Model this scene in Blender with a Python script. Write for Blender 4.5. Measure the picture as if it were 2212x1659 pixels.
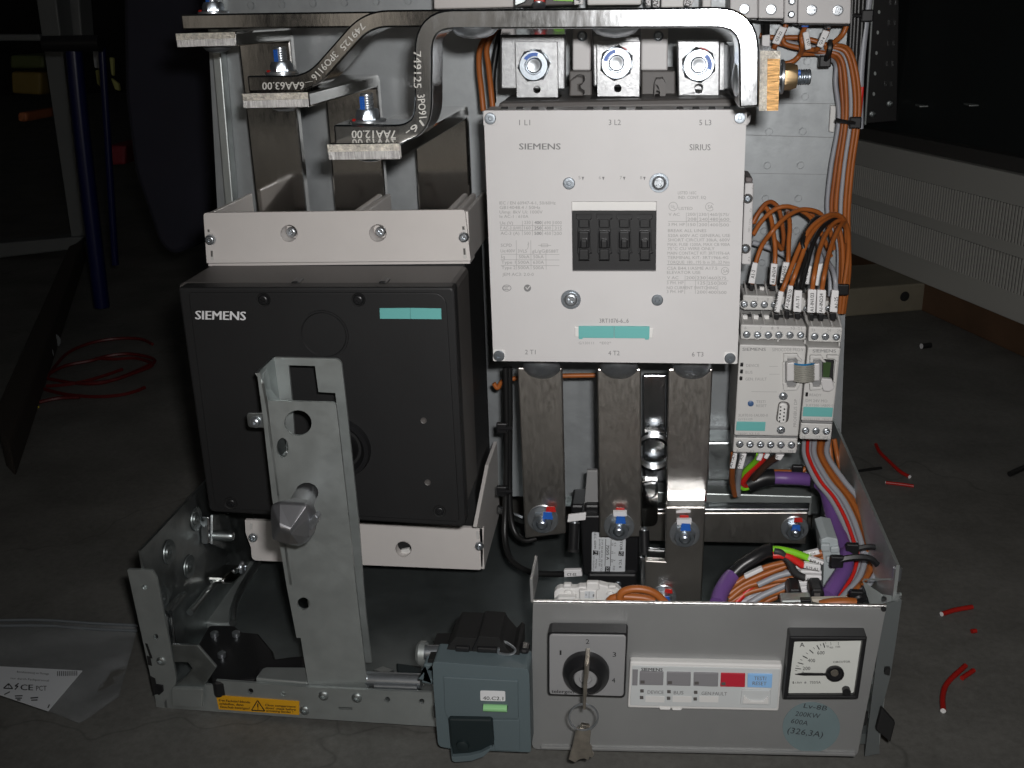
import bpy, bmesh, math, random
from mathutils import Vector, Matrix
from mathutils.geometry import tessellate_polygon
random.seed(7)
for o in list(bpy.data.objects): bpy.data.objects.remove(o)
S = bpy.context.scene
C = S.collection
# ---------------------------------------------------------------- camera, world, lamps, exposure
HC = 0.466
PITCH, YAW, ROLL = math.radians(19.9), math.radians(7.8), math.radians(-1.7)
FPX, PW, PH = 2236.0, 2212.0, 1659.0
_r = Vector((math.cos(YAW), math.sin(YAW), 0)); _f = Vector((-math.sin(YAW), math.cos(YAW), 0)); _u = Vector((0, 0, 1))
fw = _f*math.cos(PITCH) - _u*math.sin(PITCH); u2 = _u*math.cos(PITCH) + _f*math.sin(PITCH)
rt = _r*math.cos(ROLL) + u2*math.sin(ROLL); up = u2*math.cos(ROLL) - _r*math.sin(ROLL)
cam_d = bpy.data.cameras.new('camera'); cam = bpy.data.objects.new('camera', cam_d); C.objects.link(cam)
cam.matrix_world = Matrix(((rt.x, up.x, -fw.x, 0), (rt.y, up.y, -fw.y, 0), (rt.z, up.z, -fw.z, HC), (0, 0, 0, 1)))
cam_d.lens = 36*FPX/PW; cam_d.sensor_width = 36; cam_d.clip_start = 0.02; cam_d.clip_end = 60
S.camera = cam
w = bpy.data.worlds.new('World'); S.world = w; w.use_nodes = True
w.node_tree.nodes['Background'].inputs[0].default_value = (0.9, 0.95, 1.0, 1)
w.node_tree.nodes['Background'].inputs[1].default_value = 0.009
def area(name, loc, target, size, power, color, spread=math.pi, shape='DISK', sy=None):
    l = bpy.data.lights.new(name, 'AREA'); l.shape = shape; l.size = size; l.energy = power; l.color = color; l.spread = spread
    if sy: l.size_y = sy
    o = bpy.data.objects.new(name, l); C.objects.link(o); o.location = loc
    o.rotation_euler = (Vector(target) - Vector(loc)).to_track_quat('-Z', 'Y').to_euler()
    return o
area('camera_flash', (0.028, -0.004, HC+0.033), (0.0, 0.66, 0.27), 0.026, 1.32, (1.0, 0.985, 0.975), math.radians(104), 'RECTANGLE', 0.016)
sp = bpy.data.lights.new('added_floor_fill_spot', 'SPOT'); sp.energy = 110; sp.color = (1.0, 0.78, 0.55); sp.spot_size = math.radians(50); sp.spot_blend = 1.0; sp.shadow_soft_size = 0.15  # added spot behind the camera; its lit floor shows in the bare metal
spo = bpy.data.objects.new('added_floor_fill_spot', sp); C.objects.link(spo); spo.location = (-0.10, -1.05, 2.7)
area('added_wall_fill', (-1.1, -3.5, 2.2), (-1.1, -4.6, 0.6), 0.2, 52, (1.0, 0.94, 0.88), math.pi, 'RECTANGLE', 0.8)  # added fill on the rear wall, so the busbars have something pale to mirror
area('ceiling_tube_lamp', (1.6, 1.2, 2.7), (0.1, 0.5, 0.2), 0.25, 0.6, (1.0, 0.55, 0.2), math.pi, 'RECTANGLE', 1.2)
S.view_settings.view_transform = 'Standard'; S.view_settings.look = 'None'
S.view_settings.exposure = 0.0; S.view_settings.gamma = 1.0
S.render.engine = 'CYCLES'

# ---------------------------------------------------------------- sight-line helpers: a photo point on a real plane
def ray(u, v): return rt*((u-PW/2)/FPX) - up*((v-PH/2)/FPX) + fw
CAM = Vector((0, 0, HC))
class Pl:
    """upright plane y = a + b x, for a face that is turned a little"""
    def __init__(s, a, b): s.a, s.b = a, b
    def __add__(s, k): return Pl(s.a+k, s.b)
    def __sub__(s, k): return Pl(s.a-k, s.b)
def W(u, v, Y):
    d = ray(u, v)
    return CAM + d*(Y.a/(d.y-Y.b*d.x)) if isinstance(Y, Pl) else CAM + d*(Y/d.y)
def WZ(u, v, z): d = ray(u, v); return CAM + d*((z-HC)/d.z)
def WX(u, v, x): d = ray(u, v); return CAM + d*(x/d.x)
def WP(u, v, p, n): d = ray(u, v); return CAM + d*((p-CAM).dot(n)/d.dot(n))
class Zm:
    def __init__(s, x0, y0, wd, pw): s.x, s.y, s.k = x0*PW/2592, y0*PW/2592, wd/pw*PW/2592
    def __call__(s, *p):
        if len(p) == 2 and not hasattr(p[0], '__len__'): return (s.x+s.k*p[0], s.y+s.k*p[1])
        return [(s.x+s.k*q[0], s.y+s.k*q[1]) + tuple(q[2:]) for q in p]
D = Zm(0, 0, 2592, 2212)
Z1 = Zm(400, 0, 900, 2212); Z2 = Zm(1180, 0, 900, 2212); Z3 = Zm(1692, 0, 900, 2212); Z4 = Zm(400, 450, 900, 2212)
Z5 = Zm(1200, 450, 900, 2212); Z6 = Zm(1750, 600, 600, 1659); Z7 = Zm(300, 1000, 1000, 1757); Z8 = Zm(1200, 900, 1100, 2212)
B1 = Zm(1300, 1450, 1000, 2212); B2 = Zm(0, 0, 600, 1244); B3 = Zm(0, 750, 600, 1531); B4 = Zm(0, 1350, 600, 1676)
B5 = Zm(2092, 0, 500, 1185); B6 = Zm(2092, 600, 500, 1185); B7 = Zm(2092, 1250, 500, 1195); B8 = Zm(1250, 500, 650, 2212)
ZB = Zm(300, 1250, 500, 1508); ZK = Zm(1000, 1580, 400, 1823); ZP = Zm(600, 880, 400, 1106); ZL = Zm(1500, 1200, 400, 1843)
ZW = Zm(1850, 1300, 500, 2212); ZT = Zm(1100, 0, 700, 2212); ZU = Zm(1850, 0, 450, 2212); ZV = Zm(1850, 450, 400, 2212)
ZR = Zm(1820, 1120, 500, 2212); ZG = Zm(1250, 1400, 400, 2212); ZH = Zm(1840, 1440, 300, 2212); ZC = Zm(1400, 1250, 300, 1991)
ZA = Zm(1980, 1580, 260, 1961)

# ---------------------------------------------------------------- materials
MATS = {}
def mat(name, col, rough=0.5, metal=0.0, var=0.0, vscale=40, bump=0.0, bscale=400, spec=0.5, rvar=0.0, stretch=(1, 1, 1), coat=0.0, trans=0.0, emit=0.0):
    if name in MATS: return MATS[name]
    m = bpy.data.materials.new(name); m.use_nodes = True; nt = m.node_tree; N = nt.nodes; L = nt.links
    b = N['Principled BSDF']; b.inputs['Base Color'].default_value = (*col, 1); b.inputs['Roughness'].default_value = rough
    b.inputs['Metallic'].default_value = metal; b.inputs['Specular IOR Level'].default_value = spec
    b.inputs['Coat Weight'].default_value = coat; b.inputs['Transmission Weight'].default_value = trans
    geo = N.new('ShaderNodeNewGeometry'); mp = N.new('ShaderNodeMapping'); mp.inputs['Scale'].default_value = stretch
    L.new(geo.outputs['Position'], mp.inputs['Vector'])
    def noise(sc, det=4, ro=0.6):
        n = N.new('ShaderNodeTexNoise'); n.inputs['Scale'].default_value = sc; n.inputs['Detail'].default_value = det
        n.inputs['Roughness'].default_value = ro; L.new(mp.outputs['Vector'], n.inputs['Vector']); return n
    if var or rvar:
        n = noise(vscale)
        if var:
            r = N.new('ShaderNodeValToRGB'); r.color_ramp.elements[0].position = 0.3; r.color_ramp.elements[1].position = 0.7
            r.color_ramp.elements[0].color = (*[c*(1-var) for c in col], 1); r.color_ramp.elements[1].color = (*[min(1, c*(1+var)) for c in col], 1)
            L.new(n.outputs['Fac'], r.inputs['Fac']); L.new(r.outputs['Color'], b.inputs['Base Color'])
        if rvar:
            n2 = noise(vscale*2.3, 6, 0.7); q = N.new('ShaderNodeMapRange'); q.inputs['From Min'].default_value = 0.3; q.inputs['From Max'].default_value = 0.7
            q.inputs['To Min'].default_value = max(0.02, rough-rvar); q.inputs['To Max'].default_value = min(1, rough+rvar)
            L.new(n2.outputs['Fac'], q.inputs['Value']); L.new(q.outputs['Result'], b.inputs['Roughness'])
    if bump:
        n3 = noise(bscale, 5, 0.65); bp = N.new('ShaderNodeBump'); bp.inputs['Strength'].default_value = bump; bp.inputs['Distance'].default_value = 0.001
        L.new(n3.outputs['Fac'], bp.inputs['Height']); L.new(bp.outputs['Normal'], b.inputs['Normal'])
    if emit:
        b.inputs['Emission Color'].default_value = (*col, 1); b.inputs['Emission Strength'].default_value = emit
    MATS[name] = m; return m
LG = mat('light_grey_plastic', (0.60, 0.585, 0.58), 0.42, var=0.02, vscale=30, bump=0.06, bscale=1500)
BG = mat('beige_grey_plastic', (0.66, 0.625, 0.60), 0.38, var=0.03, vscale=25, bump=0.05, bscale=900, rvar=0.06)
SG = mat('module_grey_plastic', (0.58, 0.57, 0.55), 0.5, bump=0.06, bscale=1500)
WH = mat('white_plastic', (0.72, 0.71, 0.69), 0.45)
DK = mat('charcoal_plastic', (0.016, 0.016, 0.0165), 0.5, spec=0.35, bump=0.12, bscale=1800, var=0.08, vscale=20)
DG = mat('dark_grey_plastic', (0.105, 0.097, 0.092), 0.5, bump=0.1, bscale=1500)
BK = mat('black_plastic', (0.012, 0.012, 0.013), 0.35)
BKM = mat('black_matt', (0.008, 0.008, 0.008), 0.75)
GV = mat('galvanised_steel', (0.47, 0.505, 0.505), 0.40, 1.0, var=0.16, vscale=55, bump=0.05, bscale=600, rvar=0.10)
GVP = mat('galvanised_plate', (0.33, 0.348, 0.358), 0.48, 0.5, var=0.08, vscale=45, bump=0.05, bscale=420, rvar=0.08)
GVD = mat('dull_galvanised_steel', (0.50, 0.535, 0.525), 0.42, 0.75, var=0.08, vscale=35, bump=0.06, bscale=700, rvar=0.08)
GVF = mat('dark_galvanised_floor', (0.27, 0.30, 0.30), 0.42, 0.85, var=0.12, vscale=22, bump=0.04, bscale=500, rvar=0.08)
TN = mat('tinned_copper', (0.66, 0.645, 0.62), 0.11, 1.0, var=0.03, vscale=90, bump=0.10, bscale=28, rvar=0.04, stretch=(1, 1, .35))
TNV = mat('brushed_tinned_bar', (0.60, 0.57, 0.53), 0.33, 1.0, var=0.03, vscale=120, bump=0.02, bscale=1200, rvar=0.05, stretch=(1.5, 1, 0.5))
TNL = mat('bright_tinned_bar', (0.66, 0.68, 0.70), 0.17, 1.0, var=0.05, vscale=70, bump=0.02, bscale=700, rvar=0.05, stretch=(1.6, 1, .5))
TNK = mat('tinned_lug', (0.30, 0.305, 0.31), 0.42, 0.9, var=0.16, vscale=240, bump=0.12, bscale=700, rvar=0.08)
CUT = mat('rough_sheared_metal', (0.75, 0.70, 0.62), 0.42, 1.0, var=0.35, vscale=420, bump=0.9, bscale=900)
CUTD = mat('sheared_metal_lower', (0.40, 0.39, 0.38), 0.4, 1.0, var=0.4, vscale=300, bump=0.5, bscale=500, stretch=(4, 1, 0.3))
ZN = mat('zinc_screw', (0.52, 0.55, 0.58), 0.32, 0.9, var=0.08, vscale=300)
ZNB = mat('zinc_nut', (0.38, 0.42, 0.46), 0.32, 0.9, var=0.12, vscale=250, bump=0.08, bscale=800)
BRS = mat('yellow_zinc_nut', (0.50, 0.36, 0.20), 0.42, 0.9)
CUTW = mat('sheared_metal_warm_glint', (0.70, 0.40, 0.17), 0.42, 0.9, var=0.5, vscale=380, bump=0.6, bscale=500, stretch=(.4, 1, 3))  # orange reflection of a warm lamp put into the base colour
STM = mat('stamped_mark', (0.62, 0.61, 0.57), 0.5, 0.35)
RDO = mat('offcut_red', (0.38, 0.014, 0.010), 0.42)
RDC = mat('dull_red_insulation', (0.09, 0.004, 0.004), 0.5)
DC = mat('zamak_diecast', (0.42, 0.42, 0.44), 0.36, 0.9, var=0.06, vscale=60)
PT = mat('grey_painted_panel', (0.29, 0.293, 0.29), 0.36, 0.35, var=0.06, vscale=18, bump=0.08, bscale=1100, rvar=0.05)
TEAL = mat('teal_label', (0.14, 0.44, 0.42), 0.5)
GRN = mat('grey_print', (0.20, 0.20, 0.20), 0.6)
GRL = mat('pale_grey_print', (0.31, 0.305, 0.30), 0.6)
BKP = mat('black_print', (0.012, 0.012, 0.012), 0.6)
WHP = mat('white_print', (0.75, 0.75, 0.76), 0.5)
YEL = mat('yellow_label', (0.72, 0.36, 0.012), 0.5, var=0.04)
RED = mat('red_paint', (0.55, 0.02, 0.015), 0.4); BLU = mat('blue_paint', (0.02, 0.12, 0.50), 0.4)
OR = mat('orange_insulation', (0.36, 0.105, 0.022), 0.42, var=0.10, vscale=60)
ORD = mat('brown_insulation', (0.30, 0.085, 0.02), 0.42, var=0.10, vscale=60)
GY = mat('grey_insulation', (0.33, 0.34, 0.37), 0.42)
RDW = mat('red_insulation', (0.62, 0.02, 0.015), 0.4)
BKW = mat('black_insulation', (0.010, 0.010, 0.010), 0.4)
DGW = mat('charcoal_insulation', (0.03, 0.03, 0.03), 0.5)
BRW = mat('dark_brown_insulation', (0.06, 0.03, 0.02), 0.45)
GNW = mat('green_yellow_insulation', (0.22, 0.60, 0.02), 0.42)
PUR = mat('purple_sheath', (0.16, 0.075, 0.27), 0.42)
TAG = mat('white_sleeve', (0.78, 0.77, 0.77), 0.5)
BLG = mat('blue_grey_plastic', (0.108, 0.142, 0.153), 0.45, bump=0.06, bscale=1500)
DTL = mat('dark_teal_plastic', (0.012, 0.02, 0.022), 0.42)
VIAL = mat('green_glass_vial', (0.30, 0.62, 0.28), 0.15, coat=0.6)
BTN = mat('grey_button', (0.24, 0.235, 0.245), 0.5); BTR = mat('red_button', (0.50, 0.02, 0.04), 0.45); BTB = mat('pale_blue_button', (0.28, 0.52, 0.85), 0.5)
PNL = mat('pale_panel_plastic', (0.58, 0.60, 0.60), 0.4)
SLV = mat('silver_plate', (0.36, 0.36, 0.365), 0.38, 0.3, bump=0.05, bscale=1200)
DIAL = mat('dial_face', (0.64, 0.65, 0.61), 0.5)
STK = mat('blue_sticker', (0.16, 0.215, 0.225), 0.45, var=0.05)
NICK = mat('nickel_key', (0.68, 0.62, 0.54), 0.3, 1.0, var=0.2, vscale=120, bump=0.1, bscale=500)
PCB = mat('green_circuit_board', (0.035, 0.07, 0.02), 0.4)
PAPER = mat('paper_label', (0.62, 0.64, 0.66), 0.55)
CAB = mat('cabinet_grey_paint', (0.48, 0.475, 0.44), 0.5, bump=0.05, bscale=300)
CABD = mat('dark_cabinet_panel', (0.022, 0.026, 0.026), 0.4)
WOOD = mat('pale_board', (0.20, 0.178, 0.13), 0.6, var=0.15, vscale=12)
WOODB = mat('brown_skid_wood', (0.10, 0.055, 0.03), 0.6, var=0.3, vscale=10)
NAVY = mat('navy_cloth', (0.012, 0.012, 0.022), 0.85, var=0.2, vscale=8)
BTU = mat('blue_enamel_tube', (0.004, 0.006, 0.05), 0.3)
INK = mat('sticker_ink', (0.03, 0.03, 0.035), 0.6)
ALU = mat('grey_aluminium_frame', (0.15, 0.16, 0.16), 0.5)

# ---------------------------------------------------------------- object helpers
MW = {}
def par(o, p):
    if p is not None:
        o.parent = p; o.matrix_parent_inverse = MW[p.name].inverted()
def link(name, me, m, parent=None, mw=None, bevel=0.0, seg=2):
    if m is not None and not me.materials: me.materials.append(m)
    o = bpy.data.objects.new(name, me); C.objects.link(o)
    mw = mw or Matrix.Identity(4); MW[o.name] = mw
    par(o, parent)
    o.matrix_basis = mw
    if bevel:
        b = o.modifiers.new('bevel', 'BEVEL'); b.width = bevel; b.segments = seg; b.limit_method = 'ANGLE'; b.angle_limit = math.radians(35)
    return o
def finish(name, bm, m, parent=None, bevel=0.0, smooth=None, seg=2):
    bmesh.ops.recalc_face_normals(bm, faces=bm.faces)
    c = Vector((0, 0, 0))
    if bm.verts:
        lo = Vector([min(v.co[i] for v in bm.verts) for i in range(3)]); hi = Vector([max(v.co[i] for v in bm.verts) for i in range(3)]); c = (lo+hi)/2
    for v in bm.verts: v.co -= c
    me = bpy.data.meshes.new(name); bm.to_mesh(me); bm.free()
    if smooth is not None:
        me.polygons.foreach_set('use_smooth', [True]*len(me.polygons)); me.set_sharp_from_angle(angle=math.radians(smooth))
    return link(name, me, m, parent, Matrix.Translation(c), bevel, seg)
def thing(name, label, cat, loc=(0, 0, 0), group=None):
    o = bpy.data.objects.new(name, None); C.objects.link(o); o.empty_display_size = 0.01
    o.location = loc; MW[o.name] = Matrix.Translation(loc)
    return tag(o, label, cat, group)
def tag(o, label, cat, group=None):
    o['label'] = label; o['category'] = cat
    if group: o['group'] = group
    return o
def struct(o): o['kind'] = 'structure'; return o
def stuff(o): o['kind'] = 'stuff'; return o
def add_solid(bm, loop, ext, holes=()):
    ext = Vector(ext); loops = [loop] + list(holes)
    if holes:
        tri = tessellate_polygon([[Vector(p) for p in l] for l in loops])
    fr = []; bk = []
    for l in loops:
        fr.append([bm.verts.new(p) for p in l]); bk.append([bm.verts.new(Vector(p)+ext) for p in l])
    if holes:
        F = [v for l in fr for v in l]; K = [v for l in bk for v in l]
        for t in tri:
            try: bm.faces.new([F[i] for i in t]); bm.faces.new([K[i] for i in reversed(t)])
            except ValueError: pass
    else:
        bm.faces.new(fr[0]); bm.faces.new(list(reversed(bk[0])))
    for a, b in zip(fr, bk):
        n = len(a)
        for i in range(n): bm.faces.new((a[i], b[i], b[(i+1) % n], a[(i+1) % n]))
def solid(name, loop, ext, m, parent=None, bevel=0.0, holes=(), smooth=None, seg=2):
    bm = bmesh.new(); add_solid(bm, loop, ext, holes); return finish(name, bm, m, parent, bevel, smooth, seg)
def YP(pts, Y): return [W(p[0], p[1], Y) for p in pts]
def prism(name, pts, Y, th, m, parent=None, bevel=0.0, holes=(), smooth=None, seg=2):
    return solid(name, YP(pts, Y), (0, th, 0), m, parent, bevel, [YP(h, Y) for h in holes], smooth, seg)
def box(name, a, b, m, parent=None, bevel=0.0):
    x0, y0, z0 = a; x1, y1, z1 = b
    return solid(name, [Vector((x0, y0, z0)), Vector((x1, y0, z0)), Vector((x1, y0, z1)), Vector((x0, y0, z1))], (0, y1-y0, 0), m, parent, bevel)
def rr(pts, r, n=4):
    out = []; N = len(pts)
    for i in range(N):
        p = Vector(pts[i][:2]); a = Vector(pts[i-1][:2]); b = Vector(pts[(i+1) % N][:2])
        ri = r[i] if hasattr(r, '__len__') else r
        if ri <= 0: out.append(tuple(p)); continue
        d1 = (a-p); d2 = (b-p); k = min(ri, d1.length*.45, d2.length*.45)
        s = p+d1.normalized()*k; e = p+d2.normalized()*k
        for j in range(n+1):
            t = j/n; q = s*(1-t)**2 + p*2*t*(1-t) + e*t*t; out.append((q.x, q.y))
    return out
def circ(c, r, n=20, ry=None): return [(c[0]+r*math.cos(2*math.pi*i/n), c[1]+(ry or r)*math.sin(2*math.pi*i/n)) for i in range(n)]
def axis_m(c, ax):
    z = Vector(ax).normalized(); x = z.orthogonal().normalized(); x = Vector((1, 0, 0)) if abs(z.x) < 0.5 else Vector((0, 1, 0))
    y = z.cross(x).normalized(); x = y.cross(z).normalized()
    return Matrix(((x.x, y.x, z.x, c[0]), (x.y, y.y, z.y, c[1]), (x.z, y.z, z.z, c[2]), (0, 0, 0, 1)))
def add_lathe(bm, prof, seg=20, M=None):
    M = M or Matrix.Identity(4); rings = []
    for r, h in prof:
        if r < 1e-7: rings.append([bm.verts.new(M @ Vector((0, 0, h)))])
        else: rings.append([bm.verts.new(M @ Vector((r*math.cos(2*math.pi*i/seg), r*math.sin(2*math.pi*i/seg), h))) for i in range(seg)])
    for a, b in zip(rings, rings[1:]):
        for i in range(seg):
            j = (i+1) % seg
            if len(a) == 1 and len(b) == 1: continue
            if len(a) == 1: bm.faces.new((a[0], b[j], b[i]))
            elif len(b) == 1: bm.faces.new((a[i], a[j], b[0]))
            else: bm.faces.new((a[i], a[j], b[j], b[i]))
def lathe(name, c, ax, prof, m, parent=None, seg=24, smooth=35, bevel=0):
    bm = bmesh.new(); add_lathe(bm, prof, seg, axis_m(c, ax)); return finish(name, bm, m, parent, bevel, smooth)
def curve_pts(P, n=8):
    P = [Vector(p) for p in P]
    if len(P) < 3: return P
    Q = [P[0]*2-P[1]] + P + [P[-1]*2-P[-2]]; out = []
    for i in range(1, len(Q)-2):
        a, b, c, d = Q[i-1:i+3]
        for j in range(n):
            t = j/n
            out.append(0.5*((2*b) + (c-a)*t + (2*a-5*b+4*c-d)*t*t + (3*b-a-3*c+d)*t**3))
    out.append(P[-1]); return out
def add_tube(bm, P, r, seg=8, cap=True, flat=None):
    up0 = None; rings = []
    for i, p in enumerate(P):
        t = (P[min(i+1, len(P)-1)] - P[max(i-1, 0)]).normalized()
        if up0 is None: up0 = t.orthogonal().normalized()
        n = (up0 - t*up0.dot(t)).normalized(); up0 = n; b = t.cross(n)
        rings.append([bm.verts.new(p + n*(r*math.cos(2*math.pi*k/seg)) + b*(r*math.sin(2*math.pi*k/seg))) for k in range(seg)])
    for a, b in zip(rings, rings[1:]):
        for k in range(seg): bm.faces.new((a[k], a[(k+1) % seg], b[(k+1) % seg], b[k]))
    if cap: bm.faces.new(list(reversed(rings[0]))); bm.faces.new(rings[-1])
def tube(name, P, r, m, parent=None, n=8, seg=8):
    bm = bmesh.new(); add_tube(bm, curve_pts(P, n), r, seg); return finish(name, bm, m, parent, 0, 50)
def px(pts): return [W(*p) for p in pts]
# screw heads and nuts: unit meshes shared between copies
UM = {}
def unit(kind):
    if kind in UM: return UM[kind]
    bm = bmesh.new(); n = 24
    def ringed(hole, depth, prof, rin, htop):
        add_lathe(bm, prof, n)
        tri = tessellate_polygon([[Vector((rin*math.cos(2*math.pi*i/n), rin*math.sin(2*math.pi*i/n), 0)) for i in range(n)], [Vector((x, y, 0)) for x, y in hole]])
        V = [bm.verts.new((rin*math.cos(2*math.pi*i/n), rin*math.sin(2*math.pi*i/n), htop)) for i in range(n)] + [bm.verts.new((x, y, htop)) for x, y in hole]
        for t in tri:
            try: bm.faces.new([V[i] for i in t])
            except ValueError: pass
        H = V[n:]; lo = [bm.verts.new((x*.8, y*.8, htop-depth)) for x, y in hole]; k = len(hole)
        for i in range(k): bm.faces.new((H[i], H[(i+1) % k], lo[(i+1) % k], lo[i]))
        bm.faces.new(lo)
    a, l = 0.13, 0.52
    cross = [(a, a), (a, l), (-a, l), (-a, a), (-l, a), (-l, -a), (-a, -a), (-a, -l), (a, -l), (a, -a), (l, -a), (l, a)]
    hexa = [(0.42*math.cos(math.pi/3*i), 0.42*math.sin(math.pi/3*i)) for i in range(6)]
    tor = [((0.42 if i % 2 else 0.30)*math.cos(math.pi/6*i), (0.42 if i % 2 else 0.30)*math.sin(math.pi/6*i)) for i in range(12)]
    if kind == 'pan_cross': ringed(cross, .3, [(1, 0), (1, .18), (.93, .36), (.8, .47), (.62, .52)], .62, .52)
    elif kind == 'pan_cross_b':
        c2 = [(x*math.cos(.6)-y*math.sin(.6), x*math.sin(.6)+y*math.cos(.6)) for x, y in cross]
        ringed(c2, .3, [(1, 0), (1, .18), (.93, .36), (.8, .47), (.62, .52)], .62, .52)
    elif kind == 'flat_cross': ringed([(x*1.2, y*1.2) for x, y in cross], .3, [(1, 0), (1, .3), (.94, .36), (.75, .38)], .75, .38)
    elif kind == 'socket': ringed(hexa, .35, [(1, 0), (1, .35), (.9, .45), (.6, .47)], .6, .47)
    elif kind == 'torx': ringed(tor, .3, [(1, 0), (.97, .2), (.85, .4), (.6, .5)], .6, .5)
    elif kind == 'rivet': add_lathe(bm, [(1, 0), (.96, .18), (.75, .34), (.45, .4), (.38, .3), (.3, -.2), (0, -.2)], n)
    elif kind == 'dome': add_lathe(bm, [(1, 0), (.97, .12), (.8, .3), (.5, .42), (0, .48)], n)
    elif kind == 'washer': add_lathe(bm, [(1, 0), (1, .12), (.97, .16), (.45, .16), (.45, 0)], n)
    elif kind == 'nut':  # hexagon with a chamfered ring
        H = [(math.cos(math.pi/3*i), math.sin(math.pi/3*i)) for i in range(6)]
        per = [Vector((*(Vector(H[i]).lerp(Vector(H[(i+1) % 6]), k/4)), 0)) for i in range(6) for k in range(4)]
        lo = [bm.verts.new(p) for p in per]; hi = [bm.verts.new(p+Vector((0, 0, .74-.30*max(0, p.length-.86)/.14))) for p in per]
        ci = [bm.verts.new(p.normalized()*.84+Vector((0, 0, .80))) for p in per]; ii = [bm.verts.new(p.normalized()*.54+Vector((0, 0, .80))) for p in per]; dd_ = [bm.verts.new(p.normalized()*.50+Vector((0, 0, .35))) for p in per]
        for a_, b_ in ((lo, hi), (hi, ci), (ci, ii), (ii, dd_)):
            for i in range(24): bm.faces.new((a_[i], a_[(i+1) % 24], b_[(i+1) % 24], b_[i]))
        bm.faces.new(dd_)
    elif kind == 'stud': 
        prof = [(1, 0)]
        for i in range(6): prof += [(1, .1+i*.3), (.86, .2+i*.3), (1, .3+i*.3)]
        add_lathe(bm, prof+[(1, 2.0), (.85, 2.15), (0, 2.15)], n)
    elif kind == 'knockout': add_lathe(bm, [(1.0, 0), (.98, .10), (.86, .10), (.84, .02), (.80, .02), (.78, .12), (0, .12)], n)
    bmesh.ops.recalc_face_normals(bm, faces=bm.faces)
    me = bpy.data.meshes.new(kind); bm.to_mesh(me); bm.free()
    me.polygons.foreach_set('use_smooth', [True]*len(me.polygons)); me.set_sharp_from_angle(angle=math.radians(35))
    UM[kind] = {'base': me}; return UM[kind]
def fix(kind, name, c, ax, r, m, parent, spin=0.0, hscale=1.0):
    d = unit(kind)
    if m.name not in d:
        me = d['base'].copy(); me.materials.append(m); d[m.name] = me
    mw = axis_m(c, ax) @ Matrix.Rotation(spin, 4, 'Z') @ Matrix.Diagonal((r, r, r*hscale, 1))
    return link(name, d[m.name], None, parent, mw)
AXF = (0, -1, 0)
def pxr(rpx, c, Y): return (W(c[0]+rpx, c[1], Y)-W(c[0], c[1], Y)).length
def scr(kind, c, rpx, Y, parent, m=None, name='screw', spin=None, hs=1.0):
    return fix(kind, name, W(c[0], c[1], Y), AXF, pxr(rpx, c, Y), m or ZN, parent, random.uniform(0, 6.28) if spin is None else spin, hs)
# ---------------------------------------------------------------- lettering (collected, turned into flat meshes at the end)
TXT = []
def text(s, A, B, H, Y, m, parent, bold=0.0, name='printing', lean=0.0, pl=None):
    """lettering from baseline point A to B (photo points) with cap height H, lying just in front of the plane"""
    TXT.append((s, Vector(A), Vector(B), H, pl or (lambda u, v: W(u, v, Y-0.0003)), m, parent, bold, name, lean))
FLAT = {}
def flat(pts, Y, m, parent, name='printing', off=0.0003):
    """thin printed shapes joined into the lettering of the same part"""
    FLAT.setdefault((parent.name, m.name, name), []).append([W(p[0], p[1], Y-off) for p in pts])
def line(a, b, wd, Y, m, parent, name='printing', off=0.0003):
    a, b = Vector(a), Vector(b); d = (b-a).normalized(); n = Vector((-d.y, d.x))*wd/2
    flat([a+n, b+n, b-n, a-n], Y, m, parent, name, off)
def ringf(c, r, wd, Y, m, parent, ry=None, n=20, a0=0, a1=2*math.pi, name='printing'):
    ry = ry or r
    for i in range(n):
        t0 = a0+(a1-a0)*i/n; t1 = a0+(a1-a0)*(i+1)/n
        flat([(c[0]+r*math.cos(t0), c[1]+ry*math.sin(t0)), (c[0]+r*math.cos(t1), c[1]+ry*math.sin(t1)),
              (c[0]+(r-wd)*math.cos(t1), c[1]+(ry-wd)*math.sin(t1)), (c[0]+(r-wd)*math.cos(t0), c[1]+(ry-wd)*math.sin(t0))], Y, m, parent, name)
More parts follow.
